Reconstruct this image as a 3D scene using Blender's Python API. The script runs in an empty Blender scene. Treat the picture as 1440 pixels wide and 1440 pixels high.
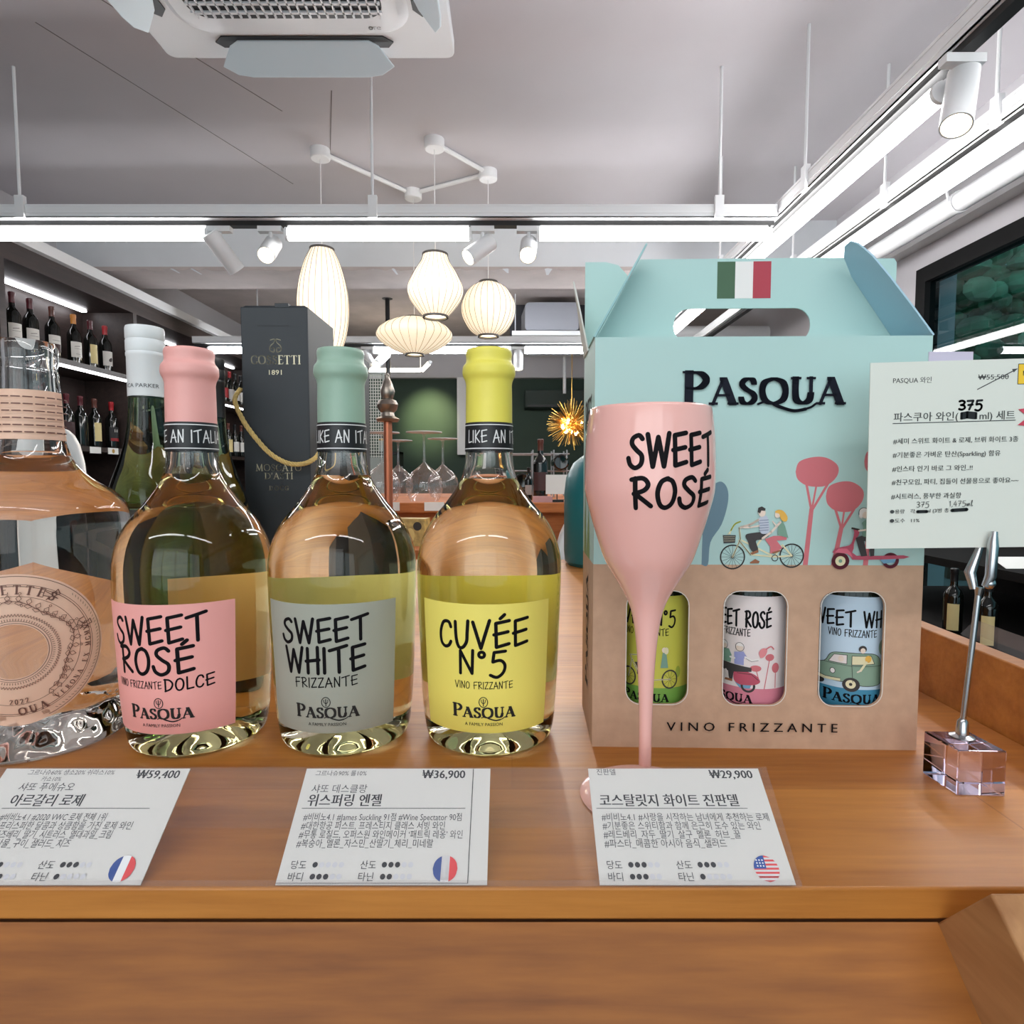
import bpy, bmesh, math, random
from mathutils import Vector, Matrix
random.seed(7)
PI = math.pi
S = bpy.context.scene
COL = S.collection

# ------------------------------------------------------------------ camera, world, lights, exposure
cd = bpy.data.cameras.new('camera'); cam = bpy.data.objects.new('camera', cd); COL.objects.link(cam)
cam.location = (0, 0, 1.09)
cam.rotation_euler = (math.radians(90) - math.atan(52/860), 0, 0)
cd.sensor_width = 36; cd.lens = 36*860/1440; cd.clip_start = 0.01; cd.clip_end = 200
S.camera = cam
vs = S.view_settings
S.display_settings.display_device = 'sRGB'
vs.view_transform = 'Standard'; vs.look = 'None'; vs.gamma = 1; vs.use_curve_mapping = False
vs.exposure = 1.0
cy = S.cycles
cy.max_bounces = 14; cy.transmission_bounces = 12; cy.transparent_max_bounces = 16
cy.diffuse_bounces = 4; cy.glossy_bounces = 4; cy.volume_bounces = 0
cy.sample_clamp_indirect = 3.0; cy.blur_glossy = 0.8
cy.use_denoising = True; cy.denoiser = 'OPENIMAGEDENOISE'
w = bpy.data.worlds.new('daylight'); S.world = w; w.use_nodes = True
w.node_tree.nodes['Background'].inputs[0].default_value = (0.58, 0.72, 0.78, 1)
w.node_tree.nodes['Background'].inputs[1].default_value = 1.0

def area(name, loc, rot, sx, sy, power, col):
    l = bpy.data.lights.new(name, 'AREA'); l.shape = 'RECTANGLE'; l.size = sx; l.size_y = sy
    l.energy = power; l.color = col
    o = bpy.data.objects.new(name, l); COL.objects.link(o); o.location = loc; o.rotation_euler = rot
    return o
# daylight through the glazed shop front behind the camera
area('shopfront_daylight', (-0.9, -2.9, 1.75), (math.radians(84), 0, 0), 3.2, 2.0, 16, (1.0, 0.98, 0.95))
TUBE = 11.5

# ------------------------------------------------------------------ helpers
def lin(c):
    r = []
    for v in c:
        v /= 255.0
        r.append(v/12.92 if v <= 0.04045 else ((v+0.055)/1.055)**2.4)
    return (r[0], r[1], r[2], 1)

_m = {}
def mat(name, rgb=(200,200,200), rough=0.5, metal=0.0, spec=0.5, noise=0.0, nscale=40.0, bump=0.0, emit=None, estr=0.0, coat=0.0):
    if name in _m: return _m[name]
    m = bpy.data.materials.new(name); m.use_nodes = True; _m[name] = m
    nt = m.node_tree; b = nt.nodes['Principled BSDF']
    c = lin(rgb)
    b.inputs['Base Color'].default_value = c
    b.inputs['Roughness'].default_value = rough
    b.inputs['Metallic'].default_value = metal
    b.inputs['Specular IOR Level'].default_value = spec
    b.inputs['Coat Weight'].default_value = coat
    if emit:
        b.inputs['Emission Color'].default_value = lin(emit); b.inputs['Emission Strength'].default_value = estr
    if noise or bump:
        tc = nt.nodes.new('ShaderNodeTexCoord'); n = nt.nodes.new('ShaderNodeTexNoise')
        n.inputs['Scale'].default_value = nscale; n.inputs['Detail'].default_value = 5
        nt.links.new(tc.outputs['Object'], n.inputs['Vector'])
        if noise:
            r = nt.nodes.new('ShaderNodeValToRGB')
            r.color_ramp.elements[0].position = 0.3; r.color_ramp.elements[1].position = 0.7
            r.color_ramp.elements[0].color = tuple(v*(1-noise) for v in c[:3]) + (1,)
            r.color_ramp.elements[1].color = tuple(min(1, v*(1+noise)) for v in c[:3]) + (1,)
            nt.links.new(n.outputs['Fac'], r.inputs['Fac']); nt.links.new(r.outputs['Color'], b.inputs['Base Color'])
        if bump:
            bp = nt.nodes.new('ShaderNodeBump'); bp.inputs['Strength'].default_value = bump; bp.inputs['Distance'].default_value = 0.01
            nt.links.new(n.outputs['Fac'], bp.inputs['Height']); nt.links.new(bp.outputs['Normal'], b.inputs['Normal'])
    return m

def wood(name, a, b_, scale=(1.2, 14, 14), rough=0.45, plank=0.0, fine=0.35):
    """long-grained wood: stretched noise between two tones, finer streaks and staves laid across local y"""
    m = bpy.data.materials.new(name); m.use_nodes = True; _m[name] = m
    nt = m.node_tree; p = nt.nodes['Principled BSDF']; L = nt.links.new; N = nt.nodes.new
    tc = N('ShaderNodeTexCoord'); mp = N('ShaderNodeMapping'); mp.inputs['Scale'].default_value = scale
    L(tc.outputs['Object'], mp.inputs['Vector'])
    n1 = N('ShaderNodeTexNoise'); n1.inputs['Scale'].default_value = 2.2; n1.inputs['Detail'].default_value = 7; n1.inputs['Distortion'].default_value = 0.9
    L(mp.outputs['Vector'], n1.inputs['Vector'])
    n2 = N('ShaderNodeTexNoise'); n2.inputs['Scale'].default_value = 14; n2.inputs['Detail'].default_value = 4
    L(mp.outputs['Vector'], n2.inputs['Vector'])
    mx = N('ShaderNodeMix'); mx.data_type = 'FLOAT'; mx.inputs[0].default_value = fine
    L(n1.outputs['Fac'], mx.inputs[2]); L(n2.outputs['Fac'], mx.inputs[3])
    fac = mx.outputs[0]
    if plank:
        br = N('ShaderNodeTexBrick'); br.inputs['Scale'].default_value = 1.0
        br.inputs['Brick Width'].default_value = 0.55; br.inputs['Row Height'].default_value = plank
        br.inputs['Mortar Size'].default_value = 0.0006; br.inputs['Bias'].default_value = 0.0
        br.inputs['Color1'].default_value = (0.25,0.25,0.25,1); br.inputs['Color2'].default_value = (0.8,0.8,0.8,1); br.inputs['Mortar'].default_value = (0.2,0.2,0.2,1)
        L(tc.outputs['Object'], br.inputs['Vector'])
        m2 = N('ShaderNodeMix'); m2.data_type = 'FLOAT'; m2.inputs[0].default_value = 0.33
        L(fac, m2.inputs[2]); L(br.outputs['Color'], m2.inputs[3]); fac = m2.outputs[0]
    r = N('ShaderNodeValToRGB'); r.color_ramp.elements[0].position = 0.32; r.color_ramp.elements[1].position = 0.68
    r.color_ramp.elements[0].color = lin(a); r.color_ramp.elements[1].color = lin(b_)
    L(fac, r.inputs['Fac']); L(r.outputs['Color'], p.inputs['Base Color'])
    p.inputs['Roughness'].default_value = rough
    bp = N('ShaderNodeBump'); bp.inputs['Strength'].default_value = 0.06; bp.inputs['Distance'].default_value = 0.004
    L(n2.outputs['Fac'], bp.inputs['Height']); L(bp.outputs['Normal'], p.inputs['Normal'])
    return m

def glass_solid(name, absorb=None, density=0.0, ior=1.4, tint=(255,255,255), rough=0.0, bump=0.0):
    m = bpy.data.materials.new(name); m.use_nodes = True; _m[name] = m
    nt = m.node_tree; nt.nodes.remove(nt.nodes['Principled BSDF'])
    g = nt.nodes.new('ShaderNodeBsdfGlass'); g.inputs['IOR'].default_value = ior; g.inputs['Color'].default_value = lin(tint); g.inputs['Roughness'].default_value = rough
    out = nt.nodes['Material Output']; nt.links.new(g.outputs[0], out.inputs['Surface'])
    if absorb:
        v = nt.nodes.new('ShaderNodeVolumeAbsorption'); v.inputs['Color'].default_value = (*absorb, 1); v.inputs['Density'].default_value = density
        nt.links.new(v.outputs[0], out.inputs['Volume'])
    if bump:
        tc = nt.nodes.new('ShaderNodeTexCoord'); n = nt.nodes.new('ShaderNodeTexNoise'); n.inputs['Scale'].default_value = 70
        bp = nt.nodes.new('ShaderNodeBump'); bp.inputs['Strength'].default_value = bump; bp.inputs['Distance'].default_value = 0.003
        nt.links.new(tc.outputs['Object'], n.inputs['Vector']); nt.links.new(n.outputs['Fac'], bp.inputs['Height']); nt.links.new(bp.outputs[0], g.inputs['Normal'])
    return m

def thin_clear(name, tint=(255,255,255), ior=1.45, rough=0.03, milk=0.0):
    """a thin clear sheet: light passes straight, its face mirrors by Fresnel, a little haze scatters"""
    m = bpy.data.materials.new(name); m.use_nodes = True; _m[name] = m
    nt = m.node_tree; nt.nodes.remove(nt.nodes['Principled BSDF']); L = nt.links.new
    t = nt.nodes.new('ShaderNodeBsdfTransparent'); t.inputs[0].default_value = lin(tint)
    g = nt.nodes.new('ShaderNodeBsdfGlossy'); g.inputs['Roughness'].default_value = rough
    f = nt.nodes.new('ShaderNodeFresnel'); gm = nt.nodes.new('ShaderNodeNewGeometry')
    mi = nt.nodes.new('ShaderNodeMix'); mi.data_type = 'FLOAT'; mi.inputs[2].default_value = ior; mi.inputs[3].default_value = 1/ior
    L(gm.outputs['Backfacing'], mi.inputs[0]); L(mi.outputs[0], f.inputs[0])     # same mirror strength from either side of the sheet
    mx = nt.nodes.new('ShaderNodeMixShader'); L(f.outputs[0], mx.inputs[0]); L(t.outputs[0], mx.inputs[1]); L(g.outputs[0], mx.inputs[2])
    last = mx
    if milk:
        d = nt.nodes.new('ShaderNodeBsdfDiffuse'); d.inputs[0].default_value = (0.8,0.8,0.82,1)
        m2 = nt.nodes.new('ShaderNodeMixShader'); m2.inputs[0].default_value = milk
        L(mx.outputs[0], m2.inputs[1]); L(d.outputs[0], m2.inputs[2]); last = m2
    L(last.outputs[0], nt.nodes['Material Output'].inputs['Surface'])
    return m

class MB:
    """collects shapes and links them as one mesh object"""
    def __init__(s): s.v = []; s.f = []
    def add(s, vs_, fs):
        o = len(s.v); s.v += [tuple(p) for p in vs_]; s.f += [tuple(i+o for i in f) for f in fs]; return s
    def box(s, x0, y0, z0, x1, y1, z1):
        v = [(x,y,z) for z in (z0,z1) for y in (y0,y1) for x in (x0,x1)]
        return s.add(v, [(0,2,3,1),(4,5,7,6),(0,1,5,4),(2,6,7,3),(0,4,6,2),(1,3,7,5)])
    def quadprism(s, base, top):
        """two matching rings of points joined into a closed solid"""
        n = len(base)
        return s.add(list(base)+list(top), [tuple(range(n))[::-1], tuple(range(n,2*n))] + [(i,(i+1)%n,n+(i+1)%n,n+i) for i in range(n)])
    def tube(s, pts, r, n=10, caps=True):
        pts = [Vector(p) for p in pts]; k = len(pts)
        rs = r if isinstance(r, (list,tuple)) else [r]*k
        up = None; rings = []
        for i, p in enumerate(pts):
            t = (pts[min(i+1,k-1)] - pts[max(i-1,0)]).normalized()
            if up is None: up = t.orthogonal().normalized()
            up = (up - t*up.dot(t)).normalized(); b = t.cross(up)
            rings.append([p + (up*math.cos(2*PI*j/n) + b*math.sin(2*PI*j/n))*rs[i] for j in range(n)])
        vs_ = [q for ring in rings for q in ring]
        fs = [(i*n+j, i*n+(j+1)%n, (i+1)*n+(j+1)%n, (i+1)*n+j) for i in range(k-1) for j in range(n)]
        if caps: fs += [tuple(range(n))[::-1], tuple(range((k-1)*n, k*n))]
        return s.add(vs_, fs)
    def lathe(s, prof, n=48, o=(0,0,0), M=None, a0=0.0, a1=2*PI):
        vs_ = []; fs = []; idx = []
        full = abs(a1-a0-2*PI) < 1e-6; m = n if full else n+1
        for (r, z) in prof:
            if r <= 1e-7 and full: idx.append([len(vs_)]*m); vs_.append(Vector((0,0,z)))
            else:
                row = []
                for j in range(m):
                    a = a0 + (a1-a0)*j/n; row.append(len(vs_)); vs_.append(Vector((r*math.sin(a), -r*math.cos(a), z)))
                idx.append(row)
        for i in range(len(prof)-1):
            for j in range(n):
                a, b = idx[i][j], idx[i][(j+1)%m]; c, d = idx[i+1][(j+1)%m], idx[i+1][j]
                q = []
                for x in (a,b,c,d):
                    if x not in q: q.append(x)
                if len(q) > 2: fs.append(tuple(q))
        if M is not None: vs_ = [M @ p for p in vs_]
        vs_ = [p + Vector(o) for p in vs_]
        return s.add(vs_, fs)
    def sphere(s, c, r, nu=16, nv=10, sc=(1,1,1)):
        prof = [(r*math.sin(PI*i/nv), -r*math.cos(PI*i/nv)) for i in range(nv+1)]
        prof[0] = (0,-r); prof[-1] = (0,r)
        return s.lathe(prof, nu, c, Matrix.Diagonal(sc).to_3x3())
    def grid(s, fn, nu, nv):
        vs_ = [fn(i/nu, j/nv) for j in range(nv+1) for i in range(nu+1)]
        return s.add(vs_, [(j*(nu+1)+i, j*(nu+1)+i+1, (j+1)*(nu+1)+i+1, (j+1)*(nu+1)+i) for j in range(nv) for i in range(nu)])
    def build(s, name, m, parent=None, smooth=35, bevel=0.0, solid=0.0, loc=None, fix=True):
        me = bpy.data.meshes.new(name); me.from_pydata(s.v, [], s.f); me.update()
        if fix:
            bm = bmesh.new(); bm.from_mesh(me); bmesh.ops.recalc_face_normals(bm, faces=bm.faces); bm.to_mesh(me); bm.free()
        if smooth:
            me.shade_smooth(); me.set_sharp_from_angle(angle=math.radians(smooth))
        o = bpy.data.objects.new(name, me); COL.objects.link(o)
        for q in (m if isinstance(m, (list,tuple)) else [m]): me.materials.append(q)
        if parent: o.parent = parent
        if loc: o.location = loc
        if solid:
            md = o.modifiers.new('thick','SOLIDIFY'); md.thickness = solid; md.offset = 0
        if bevel:
            md = o.modifiers.new('edge','BEVEL'); md.width = bevel; md.segments = 2; md.limit_method = 'ANGLE'
        return o

def tag(o, label=None, cat=None, group=None, kind=None):
    if label: o['label'] = label
    if cat: o['category'] = cat
    if group: o['group'] = group
    if kind: o['kind'] = kind
    return o
def thing(name, label, cat, loc=(0,0,0), rotz=0.0, group=None):
    o = bpy.data.objects.new(name, None); COL.objects.link(o); o.empty_display_size = 0.05
    o.location = loc; o.rotation_euler = (0,0,rotz)
    return tag(o, label, cat, group)
def struct(o): o['kind'] = 'structure'; return o
def bx(*a): return MB().box(*a)
def tub(*a, **k): return MB().tube(*a, **k)
def lat(*a, **k): return MB().lathe(*a, **k)
def dup(root, loc, label, rotz=None):
    r = root.copy(); COL.objects.link(r); r.location = loc; r['label'] = label
    if rotz is not None: r.rotation_euler = (0,0,rotz)
    for ch in list(root.children):
        c = ch.copy(); COL.objects.link(c); c.parent = r
        for g in ch.children:
            d = g.copy(); COL.objects.link(d); d.parent = c
    return r
def aim(d):
    """rotation that carries +z onto direction d"""
    return Vector(d).normalized().to_track_quat('Z','Y').to_matrix()
def rrect(x0, y0, x1, y1, r, n=6):
    p = []
    for cx, cy_, a in ((x1-r,y0+r,-PI/2),(x1-r,y1-r,0),(x0+r,y1-r,PI/2),(x0+r,y0+r,PI)):
        p += [(cx+r*math.cos(a+PI/2*i/n), cy_+r*math.sin(a+PI/2*i/n)) for i in range(n+1)]
    return p
def plate(outer, holes, t, fmap):
    """flat board with cut-outs, t thick; fmap(u,v,n) places it"""
    cu = bpy.data.curves.new('plate','CURVE'); cu.dimensions = '2D'; cu.fill_mode = 'BOTH'; cu.extrude = t/2
    for ring in [outer]+list(holes):
        sp = cu.splines.new('POLY'); sp.points.add(len(ring)-1); sp.use_cyclic_u = True
        for i, q in enumerate(ring): sp.points[i].co = (q[0], q[1], 0, 1)
    ob = bpy.data.objects.new('plate', cu); me = bpy.data.meshes.new_from_object(ob)
    mb = MB(); mb.add([fmap(p.co.x, p.co.y, p.co.z) for p in me.vertices], [tuple(f.vertices) for f in me.polygons])
    bpy.data.objects.remove(ob); bpy.data.curves.remove(cu); bpy.data.meshes.remove(me)
    return mb

# ------------------------------------------------------------------ lettering and printed artwork
def spline(pts, k=6):
    P = [Vector((p[0],p[1])) for p in pts]
    if len(P) < 3: return [tuple(p) for p in P]
    out = []
    for i in range(len(P)-1):
        p0 = P[max(i-1,0)]; p1 = P[i]; p2 = P[i+1]; p3 = P[min(i+2,len(P)-1)]
        for j in range(k):
            t = j/k
            out.append(tuple(0.5*((2*p1) + (p2-p0)*t + (2*p0-5*p1+4*p2-p3)*t*t + (3*p1-p0-3*p2+p3)*t**3)))
    out.append(tuple(P[-1])); return out
def ell(cx, cy_, rx, ry, a0=0.0, a1=2*PI, n=24):
    return [(cx+rx*math.cos(a0+(a1-a0)*i/n), cy_+ry*math.sin(a0+(a1-a0)*i/n)) for i in range(n+1)]
HAND = {   # width, strokes (a leading 'c' makes the stroke a curve)
'A': (.55, [[(0,0),(.28,1),(.55,0)],[(.08,.36),(.52,.4)]]),
'C': (.45, [['c',(.44,.78),(.36,.97),(.16,.95),(.03,.6),(.04,.2),(.18,.02),(.34,.06),(.43,.22)]]),
'D': (.52, [[(.06,1),(.06,0)],['c',(0,.98),(.3,.92),(.5,.6),(.38,.18),(.04,.0)]]),
'E': (.5, [[(.5,1.03),(.06,.96),(.08,.02),(.5,.12)],[(0,.5),(.46,.58)]]),
'É': (.5, [[(.5,1.0),(.06,.93),(.08,.02),(.5,.12)],[(0,.5),(.46,.58)],[(.2,1.1),(.34,1.24)]]),
'F': (.46, [[(.46,1.0),(.05,.96),(.07,0)],[(0,.5),(.4,.56)]]),
'H': (.5, [[(.07,1),(.07,0)],[(.45,1.05),(.45,-.02)],[(0,.48),(.5,.54)]]),
'I': (.1, [[(.05,1),(.05,0)]]),
'K': (.48, [[(.06,1),(.06,0)],[(.46,.98),(.08,.48),(.48,.02)]]),
'L': (.42, [[(.05,1.03),(.05,.02),(.42,.08)]]),
'N': (.5, [[(.05,0),(.06,1),(.44,.02),(.47,1.04)]]),
'O': (.52, [['c',(.3,.98),(.12,.86),(.03,.5),(.1,.12),(.26,.0),(.44,.16),(.5,.55),(.42,.88),(.26,.97)]]),
'R': (.52, [[(.1,1),(.1,0)],['c',(.0,.96),(.3,1.0),(.44,.8),(.34,.6),(.06,.48)],[(.08,.5),(.52,.06)]]),
'S': (.5, [['c',(.46,.88),(.34,1.0),(.14,.92),(.1,.74),(.26,.54),(.44,.36),(.42,.1),(.22,-.02),(.04,.1),(-.02,.3)]]),
'T': (.6, [[(0,.9),(.6,1.06)],[(.32,.98),(.33,0)]]),
'U': (.48, [['c',(.02,1),(.04,.4),(.12,.06),(.26,.02),(.4,.24),(.43,.6),(.46,1.04)]]),
'V': (.54, [[(0,1),(.26,.0),(.54,1.05)]]),
'W': (.74, [[(0,1.02),(.18,0),(.36,.92),(.56,0),(.74,1.03)]]),
'Z': (.46, [[(.02,.95),(.44,1.0),(.02,.02),(.46,.06)]]),
'°': (.22, [ell(.11,.86,.09,.12)]),
'5': (.5, [[(.5,1.0),(.14,.96),(.1,.56)],['c',(.1,.54),(.34,.6),(.48,.4),(.44,.08),(.24,-.14),(.02,-.04)]]),
' ': (.3, []),
'3': (.46, [['c',(.03,.92),(.22,1),(.42,.84),(.3,.58),(.14,.52),(.36,.46),(.44,.2),(.24,0),(.02,.08)]]),
'7': (.44, [[(.02,.95),(.44,.98),(.16,0)],[(.08,.5),(.4,.54)]]),
'1': (.16, [[(.0,.8),(.12,1),(.1,0)]]), ',': (.14, [[(.1,.05),(.02,-.15)]]), 'm': (.5, [['c',(.02,.5),(.06,0),(.18,.5),(.24,.02),(.36,.5),(.48,.05)]]), 'l': (.2, [['c',(.02,.3),(.16,1),(.06,.9),(.08,.0),(.2,.1)]]),
'4': (.46, [[(.3,1),(.02,.34),(.46,.36)],[(.34,.7),(.32,0)]]),
}
SER = {    # width, strokes (nib scale, curve?, points); sr = thin serif
'P': (.62, [(1,0,[(.14,0),(.14,1)]),(.8,1,[(.14,.96),(.42,.96),(.58,.74),(.42,.5),(.14,.49)]),(.2,0,[(.0,.02),(.28,.02)]),(.2,0,[(0,.98),(.2,.98)])]),
'A': (.78, [(.35,0,[(.06,0),(.38,.98)]),(1,0,[(.38,.98),(.7,0)]),(.3,0,[(.16,.34),(.56,.34)]),(.2,0,[(-.04,.02),(.18,.02)]),(.2,0,[(.56,.02),(.84,.02)])]),
'S': (.56, [(.75,1,[(.47,.78),(.4,.95),(.2,.95),(.08,.76),(.22,.56),(.42,.42),(.5,.22),(.36,.03),(.14,.04),(.06,.24)])]),
'Q': (.86, [(.85,1,[(.43,.97),(.14,.84),(.06,.5),(.16,.14),(.43,.02),(.72,.16),(.8,.5),(.7,.84),(.43,.97)])]),
'U': (.76, [(.9,1,[(.14,1),(.14,.4),(.2,.12),(.4,.02),(.58,.14),(.63,.4)]),(.5,0,[(.63,.38),(.63,1)]),(.2,0,[(.02,.98),(.28,.98)]),(.2,0,[(.52,.98),(.74,.98)])]),
'C': (.74, [(.85,1,[(.68,.78),(.56,.95),(.38,.97),(.13,.82),(.06,.5),(.15,.15),(.4,.02),(.6,.08),(.7,.26)])]),
'O': (.86, [(.85,1,[(.43,.97),(.14,.84),(.06,.5),(.16,.14),(.43,.02),(.72,.16),(.8,.5),(.7,.84),(.43,.97)])]),
'E': (.6, [(1,0,[(.14,0),(.14,1)]),(.25,0,[(.02,.98),(.54,.98),(.55,.84)]),(.25,0,[(.14,.52),(.44,.52)]),(.25,0,[(.02,.02),(.55,.02),(.58,.2)])]),
'T': (.7, [(1,0,[(.35,0),(.35,.98)]),(.25,0,[(.02,.82),(.04,.97),(.66,.97),(.68,.82)]),(.2,0,[(.22,.02),(.48,.02)])]),
'I': (.3, [(1,0,[(.15,0),(.15,1)]),(.2,0,[(.03,.02),(.27,.02)]),(.2,0,[(.03,.98),(.27,.98)])]),
'M': (.95, [(.4,0,[(.12,0),(.16,1)]),(1,0,[(.16,1),(.47,.05)]),(.4,0,[(.47,.05),(.78,1)]),(1,0,[(.78,1),(.82,0)]),(.2,0,[(.02,.02),(.24,.02)]),(.2,0,[(.7,.02),(.94,.02)])]),
'D': (.8, [(1,0,[(.14,0),(.14,1)]),(.85,1,[(.02,.97),(.4,.95),(.7,.72),(.72,.3),(.45,.05),(.02,.02)])]),
'G': (.8, [(.85,1,[(.68,.78),(.56,.95),(.38,.97),(.13,.82),(.06,.5),(.15,.15),(.4,.02),(.66,.1)]),(.9,0,[(.66,.06),(.66,.42)]),(.2,0,[(.52,.42),(.78,.42)])]),
'V': (.74, [(1,0,[(.06,1),(.38,0)]),(.35,0,[(.38,0),(.7,1)]),(.2,0,[(-.04,.98),(.2,.98)]),(.2,0,[(.58,.98),(.8,.98)])]),
'R': (.7, [(1,0,[(.14,0),(.14,1)]),(.8,1,[(.14,.96),(.42,.96),(.54,.74),(.4,.52),(.14,.5)]),(.9,0,[(.34,.5),(.66,0)]),(.2,0,[(.0,.02),(.28,.02)])]),
'N': (.82, [(.35,0,[(.14,0),(.14,1)]),(1,0,[(.12,1),(.68,0)]),(.35,0,[(.68,0),(.68,1)])]),
'X': (.74, [(1,0,[(.08,1),(.66,0)]),(.35,0,[(.64,1),(.08,0)])]),
"'": (.2, [(.6,0,[(.12,1),(.08,.74)])]), ' ': (.34, []),
'1': (.4, [(.7,0,[(.08,.8),(.24,1),(.24,0)])]), '8': (.5, [(.7,1,ell(.25,.74,.15,.22)),(.7,1,ell(.25,.26,.2,.25))]),
'9': (.5, [(.7,1,ell(.26,.68,.19,.28)),(.7,1,[(.45,.7),(.42,.3),(.2,0)])]), '2': (.5, [(.7,1,[(.06,.76),(.2,.97),(.4,.85),(.38,.6),(.08,.04)]),(.6,0,[(.06,.04),(.46,.04)])]),
'0': (.52, [(.7,1,ell(.26,.5,.2,.48))]),
}
_tc = {}
def text2d(s):
    if s not in _tc:
        cu = bpy.data.curves.new('t','FONT'); cu.body = s; cu.resolution_u = 2
        ob = bpy.data.objects.new('t', cu); me = bpy.data.meshes.new_from_object(ob)
        _tc[s] = ([(v.co.x, v.co.y) for v in me.vertices], [tuple(p.vertices) for p in me.polygons])
        bpy.data.objects.remove(ob); bpy.data.curves.remove(cu); bpy.data.meshes.remove(me)
    return _tc[s]

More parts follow.
